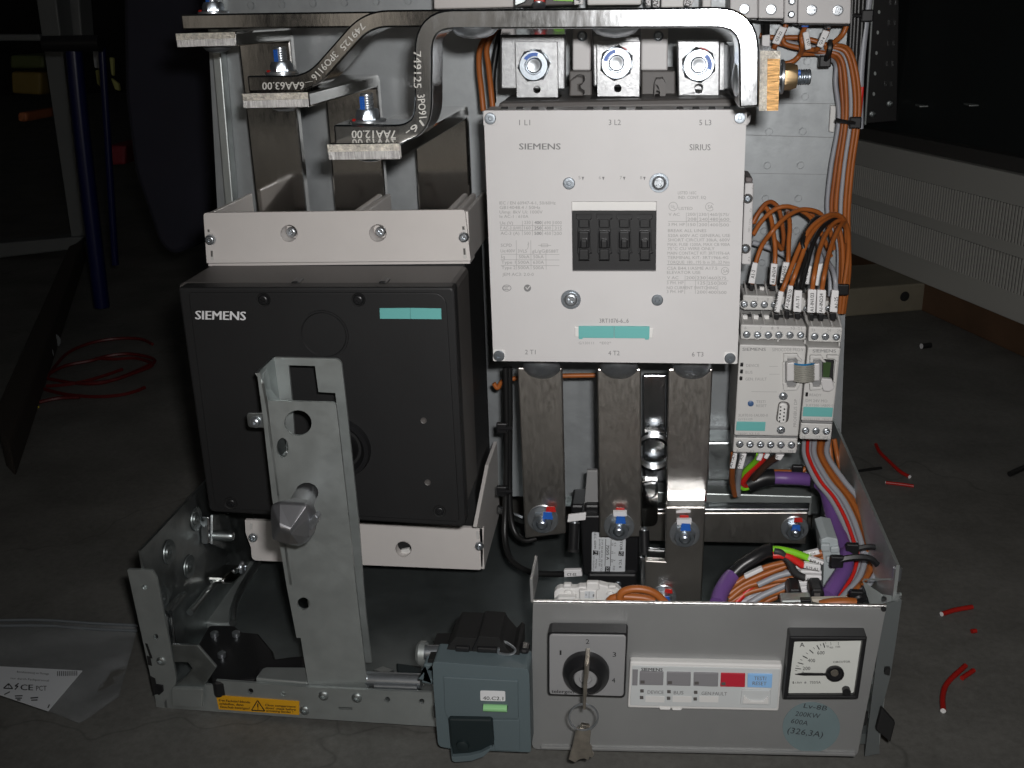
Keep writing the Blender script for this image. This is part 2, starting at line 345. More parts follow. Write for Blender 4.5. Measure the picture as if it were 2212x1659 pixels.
def do_text():
    tmp = []
    for t in TXT:
        cu = bpy.data.curves.new('lettering', 'FONT'); cu.body = t[0]; cu.resolution_u = 2
        o = bpy.data.objects.new('lettering', cu); C.objects.link(o); tmp.append(o)
    bpy.context.view_layer.update(); dg = bpy.context.evaluated_depsgraph_get(); G = {}
    for t, o in zip(TXT, tmp):
        me = o.evaluated_get(dg).to_mesh()
        V = [v.co.copy() for v in me.vertices]; F = [tuple(p.vertices) for p in me.polygons]
        o.evaluated_get(dg).to_mesh_clear()
        if not V: continue
        x0 = min(v.x for v in V); x1 = max(v.x for v in V); hcap = 0.69
        s, A, B, H, pl, m, parent, bold, name, lean = t
        d = B-A; n = Vector((d.y, -d.x)).normalized()
        for rep in ((0,) if bold < .005 else (-1, 0, 1)):
            out = []
            for v in V:
                q = A + d*((v.x-x0)/max(1e-6, x1-x0)) + n*(H*v.y/hcap) + d.normalized()*(lean*H*v.y/hcap + rep*bold*1.5*H)
                p = pl(q.x, q.y); out.append(p + (CAM-p)*(.00007*(rep+1)))
            g = G.setdefault((parent.name, m.name, name), ([], [])); k = len(g[0]); g[0].extend(out); g[1].extend([tuple(i+k for i in f) for f in F])
    for key, polys in FLAT.items():
        g = G.setdefault(key, ([], []))
        for p in polys:
            k = len(g[0]); g[0].extend(p); g[1].append(tuple(range(k, k+len(p))))
    for (pn, mn, name), (V, F) in G.items():
        me = bpy.data.meshes.new(name); c = sum(V, Vector((0, 0, 0)))/len(V)
        me.from_pydata([v-c for v in V], [], F); stuff(link(name, me, bpy.data.materials[mn], bpy.data.objects[pn], Matrix.Translation(c)))
    for o in tmp: cu = o.data; bpy.data.objects.remove(o); bpy.data.curves.remove(cu)
# ---------------------------------------------------------------- the floor
def floor_mat():
    m = bpy.data.materials.new('workshop_concrete'); m.use_nodes = True; nt = m.node_tree; N = nt.nodes; L = nt.links; b = N['Principled BSDF']
    g = N.new('ShaderNodeNewGeometry')
    def no(sc, det=6, ro=.65):
        n = N.new('ShaderNodeTexNoise'); n.inputs['Scale'].default_value = sc; n.inputs['Detail'].default_value = det; n.inputs['Roughness'].default_value = ro
        L.new(g.outputs['Position'], n.inputs['Vector']); return n
    r = N.new('ShaderNodeValToRGB'); e = r.color_ramp.elements
    e[0].position = .28; e[0].color = (.10, .099, .091, 1); e[1].position = .72; e[1].color = (.19, .188, .174, 1)
    n1 = no(9); L.new(n1.outputs['Fac'], r.inputs['Fac'])
    n2 = no(170, 5, .75); r2 = N.new('ShaderNodeValToRGB'); r2.color_ramp.elements[0].position = .3; r2.color_ramp.elements[0].color = (.72, .71, .70, 1); r2.color_ramp.elements[1].position = .66
    L.new(n2.outputs['Fac'], r2.inputs['Fac'])
    mx = N.new('ShaderNodeMix'); mx.data_type = 'RGBA'; mx.blend_type = 'MULTIPLY'; mx.inputs[0].default_value = 1
    L.new(r.outputs['Color'], mx.inputs[6]); L.new(r2.outputs['Color'], mx.inputs[7])
    v = N.new('ShaderNodeTexVoronoi'); v.feature = 'DISTANCE_TO_EDGE'; v.inputs['Scale'].default_value = 3.1
    n4 = no(5, 3); mv = N.new('ShaderNodeMix'); mv.data_type = 'RGBA'; mv.inputs[0].default_value = .25
    L.new(g.outputs['Position'], mv.inputs[6]); L.new(n4.outputs['Color'], mv.inputs[7]); L.new(mv.outputs[2], v.inputs['Vector'])
    r3 = N.new('ShaderNodeValToRGB'); r3.color_ramp.elements[0].position = 0; r3.color_ramp.elements[0].color = (.62, .62, .62, 1); r3.color_ramp.elements[1].position = .006
    L.new(v.outputs['Distance'], r3.inputs['Fac'])
    m2 = N.new('ShaderNodeMix'); m2.data_type = 'RGBA'; m2.blend_type = 'MULTIPLY'; m2.inputs[0].default_value = .8
    L.new(mx.outputs[2], m2.inputs[6]); L.new(r3.outputs['Color'], m2.inputs[7]); L.new(m2.outputs[2], b.inputs['Base Color'])
    b.inputs['Roughness'].default_value = .62
    bp = N.new('ShaderNodeBump'); bp.inputs['Strength'].default_value = .25; bp.inputs['Distance'].default_value = .001
    L.new(n2.outputs['Fac'], bp.inputs['Height']); L.new(bp.outputs['Normal'], b.inputs['Normal']); return m
bm = bmesh.new(); bm.faces.new([bm.verts.new(p) for p in ((-8, -3, 0), (8, -3, 0), (8, 12, 0), (-8, 12, 0))])
struct(finish('floor', bm, floor_mat()))
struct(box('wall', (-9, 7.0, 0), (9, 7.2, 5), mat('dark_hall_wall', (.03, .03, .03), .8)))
struct(box('wall', (-9, -4.8, 0), (9, -4.6, 5), mat('added_pale_wall', (.5, .48, .44), .8)))  # unseen wall added behind the camera for the bars to reflect
for x_ in (-3.1, -2.15, -1.35, -.62, .3, 1.2): struct(box('wall', (x_, -4.6, 0), (x_+.34, -4.45, 5), mat('dark_hall_wall', (.03, .03, .03), .8)))  # dark pillars added out of view to break up the metal's reflections

# ---------------------------------------------------------------- draw-out tray
YF = 0.56; YP_ = Pl(.5601, -.0695); XL, XR = -0.337, 0.153; ZT_ = 0.012; YB = 0.83
tray = thing('withdrawable_tray', 'galvanised sheet steel tray on the floor with a yellow warning label on its front strip', 'tray', (-.09, YF, 0))
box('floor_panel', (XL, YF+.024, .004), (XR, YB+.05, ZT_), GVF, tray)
lip = [(Z7(245, 1290)), Z7(430, 1290), Z7(434, 1269), Z7(850, 1300), Z7(1110, 1312), Z7(1400, 1324), Z7(1560, 1334), Z7(1560, 1484), Z7(1415, 1475), Z7(800, 1435), Z7(168, 1388), Z7(165, 1340)]
holes = [circ(Z7(*c), 6.2, 12) for c in ((587, 1317), (732, 1327), (1195, 1355), (1348, 1363))] + [[Z7(978, 1387), Z7(1040, 1390), Z7(1040, 1401), Z7(978, 1398)]]
prism('front_strip', lip, YP_, .002, GVD, tray, holes=holes)
post = rr([Z7(38, 775), Z7(148, 780), Z7(170, 815), Z7(258, 1265), Z7(250, 1300), Z7(200, 1372), Z7(168, 1388), Z7(160, 1330)], 4)
prism('corner_post', post, YP_-.0025, .002, GVD, tray, holes=[circ(Z7(117, 855), 5.5, 12), circ(Z7(165, 1075), 6, 12)])
for c, r in (((190, 1183), 9.5), ((912, 1338), 10.5), ((1060, 1347), 11), ((828, 1403), 10)):
    scr('rivet', Z7(*c), r, YP_-(.0025 if c[0] < 300 else 0), tray, GV, 'rivet')
for q in ([(118, 1105), (140, 1170), (150, 1172), (128, 1108)], [(125, 1160), (140, 1165), (148, 1205), (132, 1200)], [(140, 1250), (162, 1262), (175, 1330), (155, 1335)]):
    prism('edge_notch', Z7(*q), YP_-.003, .002, BKM, tray)
prism('latch_block', Z7((165, 1290), (195, 1295), (198, 1320), (180, 1335), (165, 1325)), YP_-.004, .003, BK, tray)
tab = rr([ZB(*p) for p in ((405, 1150), (605, 1158), (748, 1325), (640, 1488), (636, 1635), (408, 1622), (408, 1480), (440, 1448), (425, 1290), (405, 1200))], 5)
prism('hook_tab', [ZB(*p) for p in ((405, 1150), (605, 1158), (748, 1325), (640, 1488), (408, 1486), (440, 1450), (512, 1398), (562, 1335), (530, 1288), (420, 1286))], YP_-.003, .0022, GV, tray, .0006)
prism('hook_foot', rr([ZB(*p) for p in ((406, 1486), (641, 1490), (635, 1636), (408, 1622))], 4), YP_-.006, .003, GVD, tray, .001)
# side walls
box('left_side_panel', (XL-.002, .5835, 0), (XL, YB+.04, .128), GV, tray)
zr = W(1945, 1252, YF).z
box('right_side_panel', (XR, YF+.017, .004), (XR+.002, YB+.04, zr), GVD, tray)
for c in ((385, 445), (538, 555), (592, 192), (338, 800)):
    p = WX(*ZB(*c), XL+.0005)
    lathe('embossed_dish', p, (1, 0, 0), [(.0092, 0), (.0088, .0008), (.0075, .0003), (.005, -.0001), (.0046, .0010), (.0018, .0012), (.0018, -.002), (0, -.002)], GVF, tray, 20)
def xq(pts, x, t, name, m, par_=tray, bevel=.0006): return solid(name, [WX(*p, x) for p in pts], (t, 0, 0), m, par_, bevel)
xq(ZB((625, 175), (660, 160), (652, 372), (632, 380)), XL+.001, .006, 'wall_rib', TNL)
xq(ZB((700, 160), (830, 150), (826, 360), (790, 420), (698, 385)), XL+.006, .002, 'wall_bracket', GV)
pb = WX(*ZB(730, 318), XL+.008); lathe('stop_pin', pb, (1, 0, 0), [(.0042, 0), (.0042, .013), (.003, .0155), (0, .0155)], GV, tray, 16)
def xrod(a, b, x, r, m, name): tube(name, [WX(*ZB(*a), x), WX(*ZB(*b), x)], r, m, tray, 2, 8)
xrod((545, 905), (850, 545), XL+.004, .0028, GV, 'pressed_ridge'); xrod((388, 905), (505, 765), XL+.004, .0022, GV, 'pressed_ridge'); xrod((352, 905), (470, 775), XL+.003, .0018, GV, 'pressed_ridge')
for dx in (0, 38):
    tube('folded_edge', [WX(*ZB(*q), XL+.006) for q in ((350+dx, 905), (362+dx, 960), (380+dx, 1140))], .0022, TNL, tray, 4, 8)
solid('guide_block', [WX(*ZB(*p), XL+.016) for p in ((805, 640), (925, 540), (950, 570), (955, 610), (880, 690), (810, 690))], (-.014, 0, 0), TN, tray, .002)
fix('pan_cross', 'screw', WX(*ZB(938, 560), XL+.018), (1, 0, 0), .0055, ZN, tray)
for pts, z, m, nm in ((((560, 955), (880, 690), (1000, 500), (1062, 512), (965, 640), (880, 860), (862, 990), (725, 985)), ZT_+.010, GVD, 'guide_runner'),):
    solid(nm, [WZ(*ZB(*p), z) for p in pts], (0, 0, -.009), m, tray, .0015)
tube('runner_edge', [WZ(*ZB(*p), ZT_+.012) for p in ((872, 985), (880, 870), (930, 740), (1020, 590), (1068, 515))], .003, GV, tray, 6, 8)
solid('locking_plate', [WZ(*ZB(*p), ZT_+.016) for p in ((600, 1160), (690, 1000), (880, 1000), (945, 1050), (1070, 1060), (1180, 1195), (1195, 1255), (1300, 1240), (1420, 1230), (1430, 1330), (1080, 1345), (1045, 1410), (720, 1440))], (0, 0, -.014), BK, tray, .002)
for c in ((790, 1242), (900, 1082), (735, 1085)): lathe('plate_pin', WZ(*ZB(*c), ZT_+.016), (0, 0, 1), [(.003, 0), (.003, .003), (0, .004)], ZN, tray, 12)
solid('cross_strip', [WZ(*ZB(*p), ZT_+.02) for p in ((1100, 1330), (1130, 1320), (1430, 1322), (1445, 1440), (1045, 1405))], (0, 0, -.012), GVD, tray, .001)
a = W(*Z7(1105, 1262), YF+.024); b_ = W(*Z7(1350, 1272), YF+.022)
tube('interlock_rod', [a, b_], .0052, ZN, tray, 2, 14)
tube('interlock_rod', [W(*Z7(1140, 1292), YF+.018), W(*Z7(1330, 1300), YF+.016)], .0022, ZN, tray, 2, 10)
solid('rod_bracket', [WZ(*Z7(*p), ZT_+.012) for p in ((1235, 1190), (1350, 1205), (1350, 1240), (1240, 1235))], (0, 0, -.01), DTL, tray, .001)
solid('floor_clip', [WZ(*Z7(*p), ZT_+.003) for p in ((1130, 1222), (1175, 1205), (1225, 1222), (1190, 1238))], (0, 0, -.0025), GV, tray, .0005)
# back rail under the plate, right corner
box('rear_rail', (-.10, YB+.002, .045), (XR, YB+.03, .075), GV, tray, .002)
prism('corner_flange', [ZW(*p) for p in ((1480, 770), (1500, 748), (1880, 745), (1915, 905), (1850, 1030), (1560, 1030))], YF+.02, .002, GVD, tray, holes=[circ(ZW(1715, 965), 6.5, 10, 8), [ZW(1830, 903), ZW(1895, 903), ZW(1910, 940), ZW(1855, 942)]])
prism('corner_upright', [(1908, 1308), (1948, 1296), (1935, 1388), (1923, 1463), (1908, 1520), (1899, 1565), (1900, 1628), (1868, 1634)], YF+.012, .002, mat('dark_grey_paint', (.10, .11, .11), .45), tray)
lathe('edge_pin', W(*ZW(1853, 735), YF+.02), (0, 0, 1), [(.0028, 0), (.0028, .008), (.0015, .009), (0, .006)], ZN, tray, 12)
for q in ([(358, 1062), (388, 1060), (382, 1100), (352, 1090)], [(222, 1340), (255, 1330), (240, 1400), (222, 1405)]):
    prism('edge_notch', B7(*q), YF+.0085, .003, BKM, tray)
prism('black_end_stop', B7((335, 1295), (418, 1388), (388, 1508), (300, 1430)), YF+.004, .004, BKM, tray, .001)
# warning label
wl = prism('warning_label', Z7((433, 1335), (803, 1363), (803, 1423), (446, 1398)), YP_-.0006, .0005, YEL, tray)
YW = YP_-.0006
for s, l, r, y0, y1 in (('Erst Fachtür/-blende', 446, 585, 1362, 1371), ('schließen, dann', 449, 555, 1377, 1383), ('Einschub betätigen!', 453, 582, 1391, 1399),
                        ('Close compartment', 652, 788, 1383, 1391), ('door/ -mask before', 654, 788, 1396, 1404), ('actuating feeder !', 657, 776, 1408, 1415)):
    text(s, Z7(l, y0), Z7(r, y1), 4.8, YW, BKP, wl, .03)
T3 = [Z7(592, 1402), Z7(618, 1358), Z7(650, 1405)]
for i in range(3): line(T3[i], T3[(i+1) % 3], 2.2, YW, BKP, wl)
line(Z7(619, 1372), Z7(620, 1390), 2.4, YW, BKP, wl); line(Z7(620, 1394), Z7(620, 1398), 2.2, YW, BKP, wl)

# ---------------------------------------------------------------- back plate
plate = thing('mounting_plate', 'tall galvanised back plate with rows of round knockouts behind the devices', 'mounting plate', (-.1, YB, .064))
prism('sheet', [(443, -60), (1852, -60), (1812, 1072), (502, 1072)], YB, .002, GVP, plate)
prism('folded_edge', [(443, -60), (462, -60), (504, 445), (486, 445)], YB-.012, .012, GVD, plate, .001)
k0 = W(*Z3(626, 820), YB); k1 = W(*Z3(835, 822), YB); k2 = W(*Z3(616, 1030), YB); sx = k1.x-k0.x; sz = k0.z-k2.z
kn = 0
for i in range(-18, 3):
    for j in range(-4, 7):
        x = k0.x+sx*i; z = k0.z-sz*j
        if not (W(470, 300, YB).x < x < W(1830, 300, YB).x and .1 < z < W(900, -40, YB).z): continue
        q = Vector((x, YB, z))-CAM; u = PW/2+FPX*q.dot(rt)/q.dot(fw); v = PH/2-FPX*q.dot(up)/q.dot(fw)
        if (v < 30) or (u > 1590 and v < 640): fix('knockout', 'knockout', (x, YB-.0003, z), AXF, .0030, GVP, plate, 0, 3.0)
line((1590, 291), (1800, 297), 1.2, YB, GRN, plate, 'scribed_line'); line((1590, 222), (1810, 224), 1.0, YB, GRN, plate, 'scribed_line'); line((1590, 374), (1800, 377), .8, YB, GRN, plate, 'scribed_line')
# shelf under the plate on the right and the round cover behind the lower bars
box('lower_flange', (-.02, YB-.02, .056), (XR-.012, YB-.002, .074), GVD, plate, .001)
prism('raised_cover', rr([Z8(1185, 440), Z8(1700, 440), Z8(1700, 640), Z8(1185, 640)], 6), YB-.03, .028, GV, plate, .004)

# ---------------------------------------------------------------- circuit breaker with its beige terminal covers
YFR = .706; YCV = .638
br = thing('circuit_breaker', 'large charcoal circuit breaker cover with a turquoise label, between beige terminal shrouds', 'circuit breaker', (-.22, .74, .03))
tl, trr_, bl, brr = Z1(283, 1342), Z1(1920, 1322), Z1(303, 1636), Z1(1942, 1622)
def shroud(nm, poly, Y, dep, hs, open_top):
    p = prism(nm, poly, Y, .003, BG, br, .0006, holes=hs); return p
up_poly = rr([Z1(282, 1325), Z1(1908, 1305), Z1(1945, 1622), Z1(303, 1637)], [8, 8, 1, 1])
up_sh = shroud('upper_shroud_front', up_poly, YFR, .07, [circ(Z1(815, 1452), 18.5), circ(Z1(1367, 1450), 19)], True)
x0 = W(*Z1(300, 1330), YFR).x; x1 = W(*Z1(1925, 1330), YFR).x; zt = W(*Z1(900, 1316), YFR).z; zb = W(*Z1(900, 1630), YFR).z
for x in (x0, x1-.003): box('shroud_wall', (x, YFR+.003, zb), (x+.003, .79, zt-.001), BG, br, .0006)
zm = zt-.03; box('terminal_floor', (x0+.003, YFR+.004, zb), (x1-.003, .79, zm), DG, br)
for u in (757, 960):
    for du in (0, 20):
        x = W(*Z1(u*1.0, 1300), YFR).x if False else W((u+du), 452, YFR).x
        box('phase_partition', (x-.0015, YFR+.003, zm), (x+.0025, .788, zt-.0015), BG, br, .0012)
for c, r in (((815, 1452), 18.5), ((1367, 1450), 19)):
    cc = Z1(*c); lathe('screw_well', W(*cc, YFR+.001), AXF, [(pxr(r, cc, YFR), 0), (pxr(r-1.5, cc, YFR), -.001), (pxr(r-2, cc, YFR), -.012), (0, -.012)], BG, br, 20)
    scr('pan_cross', (cc[0]+6, cc[1]-3), 11, YFR+.010, br, hs=1.2)
for c in ((328, 1490), (1903, 1475)): scr('pan_cross_b', Z1(*c), 11, YFR-.001, br, hs=1.6)
for q in ([(306, 1425), (322, 1425), (324, 1452), (308, 1452)], [(326, 1558), (342, 1558), (344, 1618), (328, 1618)], [(1890, 1406), (1908, 1406), (1912, 1440), (1893, 1440)], [(1897, 1543), (1915, 1543), (1918, 1608), (1900, 1608)]):
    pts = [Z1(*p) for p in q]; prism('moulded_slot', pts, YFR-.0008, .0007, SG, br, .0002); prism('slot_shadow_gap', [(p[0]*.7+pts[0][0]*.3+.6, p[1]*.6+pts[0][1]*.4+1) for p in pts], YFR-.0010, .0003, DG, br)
prism('shroud_base_strip', [Z1(312, 1640), Z1(1940, 1625), Z1(1942, 1640), Z1(314, 1655)], YFR+.002, .02, BG, br)
# motor box between shroud and cover
xl = W(*Z4(320, 545), YFR-.002).x; xr = W(*Z4(1935, 545), YFR-.002).x; ztb = W(*Z4(1100, 540), YFR-.002).z; zbb = W(*Z7(1000, 560), YFR).z
box('drive_housing', (xl, YCV+.010, W(700, 1108, YCV).z), (xr, YFR-.002, ztb), DG, br, .004)
for u in (850, 1395): solid('housing_stud', [W(*Z4(u-30, 672), YCV+.012), W(*Z4(u+30, 672), YCV+.012), W(*Z4(u+22, 645), YCV+.012), W(*Z4(u-22, 645), YCV+.012)], (0, .012, 0), BK, br, .001)
scr('pan_cross', Z4(370, 662), 5, YCV+.02, br)
box('breaker_body', (x0+.004, YFR+.004, zbb-.03), (x1-.004, .79, zb), DK, br, .002)
cov_poly = rr([Z4(122, 684), Z4(1838, 682), D(1006, 1139), D(452, 1106)], [6, 10, 12, 12])
cv = prism('front_cover', cov_poly, YCV, .014, DK, br, .003)
ip = rr([Z4(188, 716), Z4(1790, 716), D(992, 1128), D(464, 1097)], [5, 30, 10, 10])
prism('cover_panel', ip, YCV-.0012, .002, DK, br, .0006)
YC2 = YCV-.0012
text('SIEMENS', Z4(233, 880), Z4(545, 886), 18.5, YC2, WHP, cv, .03)
lb = prism('turquoise_label', Z4((1379, 812), (1568, 810), (1568, 878), (1381, 877)), YC2-.0006, .0006, TEAL, br); prism('turquoise_label', Z4((1570, 810), (1761, 813), (1763, 880), (1570, 878)), YC2-.0006, .0006, TEAL, br)
for c in ((658, 757), (1248, 757)):
    cc = Z4(*c); lathe('screw_cup', W(*cc, YC2), AXF, [(pxr(15, cc, YC2), -.0001), (pxr(14.5, cc, YC2), .0012), (pxr(12.5, cc, YC2), .0004), (0, .0003)], BKM, br, 20); scr('pan_cross', cc, 11.5, YC2-.0004, br, BK, hs=1.2)
for c in ((500, 480), (1428, 516)):
    cc = Z7(*c); lathe('screw_cup', W(*cc, YC2), AXF, [(pxr(14, cc, YC2), -.0001), (pxr(13.5, cc, YC2), .001), (pxr(12, cc, YC2), .0004), (0, .0003)], BKM, br, 20); scr('pan_cross', cc, 9.5, YC2-.0003, br, BK, hs=.8)
for c in ((1357, 113), (1375, 388)): lathe('moulded_dot', W(*Z7(*c), YC2), AXF, [(.0022, -.0001), (.0021, .0006), (.0014, .0002), (.0012, .0008), (0, .0008)], DG, br, 14)
cc = Z4(1033, 975); R0 = pxr(53, cc, YC2); lathe('round_blanking_disc', W(*cc, YC2), AXF, [(R0, -.0002), (R0-.0002, .0010), (R0-.0012, .0010), (R0-.0020, .0001), (0, .0001)], DK, br, 48)
cc = Z7(985, 235); R0 = pxr(67, cc, YC2); lathe('rotary_drive_ring', W(*cc, YC2), AXF, [(R0, -.0002), (R0-.001, .004), (R0-.004, .004), (R0-.006, .001), (R0-.007, -.0), (R0*.6, -.0001), (R0*.55, .010), (0, .010)], BK, br, 48)
# lower shroud
lo_poly = rr([Z7(562, 556), Z7(1625, 592), Z7(1618, 778), Z7(592, 735), Z7(590, 680), Z7(565, 612)], [1, 1, 9, 12, 2, 1])
prism('lower_shroud_front', lo_poly, YFR-.004, .003, BG, br, .0006, holes=[circ(Z7(1267, 685), 17.5)])
cc = Z7(1267, 685); lathe('screw_well', W(*cc, YFR-.003), AXF, [(pxr(17.5, cc, YFR), 0), (pxr(16.5, cc, YFR), -.008), (0, -.008)], BG, br, 20)
prism('well_clip', Z7((1255, 690), (1290, 683), (1300, 700), (1285, 712), (1258, 706)), YFR+.001, .003, WH, br, .0005)
for c in ((600, 632), (1605, 670)): scr('pan_cross_b', Z7(*c), 9.5, YFR-.006, br, hs=1.6)
for q in ([(583, 570), (594, 571), (594, 598), (583, 598)], [(1592, 605), (1603, 606), (1603, 640), (1592, 640)]): prism('moulded_slot', Z7(*q), YFR-.005, .001, SG, br, .0003)
xs = W(*Z7(1628, 690), YFR).x
sw = [WX(*p, xs) for p in (Z7(1628, 592), Z7(1550, 585), Z7(1600, 385), Z7(1668, 205), Z7(1672, 560), Z7(1628, 775))]
solid('lower_shroud_wall', [Vector((xs, YFR-.004, W(*Z7(1628, 775), YFR-.004).z)), Vector((xs, .79, W(*Z7(1628, 775), YFR-.004).z+.004)), Vector((xs, .79, W(*Z7(1660, 205), .79).z)), Vector((xs, .742, W(*Z7(1660, 205), .79).z)), Vector((xs, YFR-.03, W(*Z7(1545, 585), YFR-.03).z)), Vector((xs, YFR-.004, W(*Z7(1625, 592), YFR-.004).z))], (-.003, 0, 0), BG, br, .0005)
# terminal bars of the breaker: flat tinned bars rising from the shroud and bending forward
YV = .80
def lbar(ul, ur, vtop, vend, front, Yend, th_px, label_pts, name_lbl, grp, stamp=None):
    """vertical 40 x 10 mm bar in plane YV, bent forward on top; front = the four corners of its sheared end face"""
    t = thing('terminal_bar', name_lbl, 'busbar', tuple(W(*ul, YV)), grp)
    f = [W(*p, Yend) for p in front]
    xa, xb = f[0].x, f[1].x; zt2 = (f[0].z+f[1].z)/2; zb2 = (f[2].z+f[3].z)/2
    zlow = W((ul[0]+ur[0])/2, vend, YV).z
    prof = [Vector((xa, Yend+.0012, zb2)), Vector((xa, Yend+.0012, zt2)), Vector((xa, YV+.004, zt2)), Vector((xa, YV+.0085, zt2-.0045)), Vector((xa, YV+.0095, zlow)), Vector((xa, YV-.001, zlow)), Vector((xa, YV-.001, zb2))]
    solid('flat_bar', prof, (xb-xa, 0, 0), TN, t, .0015)
    solid('sheared_end', [Vector((xa+.0003, Yend, zb2+(zt2-zb2)*.52)), Vector((xb-.0003, Yend, zb2+(zt2-zb2)*.55)), Vector((xb-.0003, Yend, zt2-.0004)), Vector((xa+.0003, Yend, zt2-.0004))], (0, .0012, 0), CUT, t)
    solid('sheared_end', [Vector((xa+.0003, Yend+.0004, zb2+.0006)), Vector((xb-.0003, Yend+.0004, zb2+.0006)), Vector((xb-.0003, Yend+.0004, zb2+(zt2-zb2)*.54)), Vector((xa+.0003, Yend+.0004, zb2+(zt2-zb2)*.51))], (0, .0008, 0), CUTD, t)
    return t, xa, xb, zt2, zb2
b1t = lbar(Z1(470, 300), Z1(840, 300), 104, 470, [Z1(105, 200), Z1(478, 200), Z1(478, 290), Z1(108, 297)], .69, 0, None, 'left flat tinned terminal bar bent forward above the breaker shroud', 'tinned terminal bars of the breaker')
b2t = lbar(Z1(1040, 640), Z1(1375, 640), 222, 470, [Z1(520, 580), Z1(932, 570), Z1(930, 665), Z1(524, 685)], .63, 0, None, 'middle flat tinned terminal bar bent forward above the breaker shroud', 'tinned terminal bars of the breaker')
b3t = lbar(Z1(1585, 850), Z1(1905, 850), 295, 470, [Z1(1050, 895), Z1(1502, 890), Z1(1500, 995), Z1(1055, 1002)], .575, 0, None, 'right flat tinned terminal bar bent forward above the breaker shroud, nearest the lens', 'tinned terminal bars of the breaker')

# ---------------------------------------------------------------- the three bent busbars running to the contactor
TH = .0105
def strip(cpts, th):
    """closed outline of a bar edge from its rounded centre line, in metres in the x z plane"""
    L_, R_ = [], []
    for i, p in enumerate(cpts):
        t = (cpts[min(i+1, len(cpts)-1)]-cpts[max(i-1, 0)]).normalized(); n = Vector((-t.z, 0, t.x))
        L_.append(p+n*th/2); R_.append(p-n*th/2)
    return L_+R_[::-1]
def bentbar(name, label, pts, r, Y, dep, m, grp=None, th=TH):
    t = thing(name, label, 'busbar', tuple(W(*pts[0], Y)), grp)
    P = [W(u, v, Y) for u, v in pts]; out = [P[0]]
    for i in range(1, len(P)-1):
        p = P[i]; a = P[i-1]-p; b = P[i+1]-p; k = min(r, a.length*.48, b.length*.48); s = p+a.normalized()*k; e = p+b.normalized()*k
        for j in range(9):
            q = j/8; out.append(s*(1-q)**2+p*2*q*(1-q)+e*q*q)
    out.append(P[-1])
    solid('flat_bar', strip(out, th), (0, dep, 0), m, t, .0011, smooth=30); return t
bb1 = bentbar('bent_busbar', 'front tinned busbar rising in an S bend and crossing above the contactor to the right', [Z1(1095, 833), Z1(1650, 833), Z1(1650, 122), D(1618, 37), D(1618, 232)], .017, Pl(.585, -.082), .032, TNL, 'bent tinned busbars', .0104)
bb2 = bentbar('bent_busbar', 'middle tinned busbar with a slanting step behind the front bar', [Z1(558, 522), Z1(945, 520), Z1(1300, 118), Z1(2250, 108)], .013, .64, .034, TN, 'bent tinned busbars', .0098)
bb3 = bentbar('bent_busbar', 'rear straight tinned busbar with its free end at the top left', [Z1(145, 138), Z1(700, 128), Z1(2150, 112)], .01, .70, .034, TN, 'bent tinned busbars', .0098)
for s, A, B_, H, Y, t in (('16-', Z1(1632, 745), Z1(1535, 815), 15, Pl(.585, -.082), bb1), ('-', Z1(960, 500), Z1(915, 508), 6, .64, bb2), ('7AA12.00', Z1(1478, 812), Z1(1205, 812), 17, Pl(.585, -.082), bb1), ('3PO91', Z1(1612, 590), Z1(1625, 735), 16, Pl(.585, -.082), bb1), ('749125', Z1(1590, 320), Z1(1592, 548), 16, Pl(.585, -.082), bb1),
                    ('6AA63.00', Z1(908, 510), Z1(648, 512), 16, .64, bb2), ('3PO9116', Z1(1092, 318), Z1(950, 475), 15, .64, bb2), ('749125', Z1(1262, 140), Z1(1128, 290), 14, .64, bb2)):
    text(s, A, B_, H, Y, STM, t, .012, 'stamped_lettering')
def zbolt(t, c, Y, zt2, zb2, rp, paint=True, xoff=0):
    """bolt standing upright through a lug: nut, washer and thread on top, round head below"""
    p = W(*c, Y); r = rp
    fix('washer', 'washer', (p.x, p.y, zt2), (0, 0, 1), r*1.45, ZN, t, 0, .9)
    fix('nut', 'nut', (p.x, p.y, zt2+r*.22), (0, 0, 1), r, ZNB, t, .35)
    fix('stud', 'bolt_thread', (p.x, p.y, zt2+r*.9), (0, 0, 1), r*.55, ZN, t, 0, 1.15)
    a = solid('locking_paint', [Vector((p.x-r*.50, p.y-r*.36, zt2+r*1.0)), Vector((p.x-r*.06, p.y-r*.58, zt2+r*1.0)), Vector((p.x-r*.06, p.y-r*.58, zt2+r*2.0)), Vector((p.x-r*.50, p.y-r*.36, zt2+r*2.0))], (0, .001, 0), BLU, t)
    solid('locking_paint', [Vector((p.x-r*1.1, p.y-r*.95, zt2+r*.16)), Vector((p.x-r*.8, p.y-r*1.2, zt2+r*.16)), Vector((p.x-r*.75, p.y-r*1.15, zt2+r*.34)), Vector((p.x-r*1.05, p.y-r*.9, zt2+r*.34))], (0, .002, 0), RED, t)
    fix('dome', 'bolt_head', (p.x, p.y, zb2), (0, 0, -1), r*1.35, ZN, t)
zz = W(*Z1(1300, 782), .60).z
zbolt(b3t[0], Z1(1305, 700), .603, W(*Z1(1300, 770), .592).z, b3t[4], .0072)
zbolt(b2t[0], Z1(768, 400), .66, W(*Z1(768, 462), .65).z, b2t[4], .0072)
zbolt(b1t[0], Z1(340, 30), .715, W(*Z1(340, 84), .71).z, b1t[4], .0072)
fix('dome', 'bolt_head', W(1026, 59, .60)+Vector((0, 0, 0)), (0, 0, -1), .013, ZN, bb3)
fix('dome', 'bolt_head', W(*ZT(1450, 207), .60), (0, 0, -1), .013, ZN, bb2)
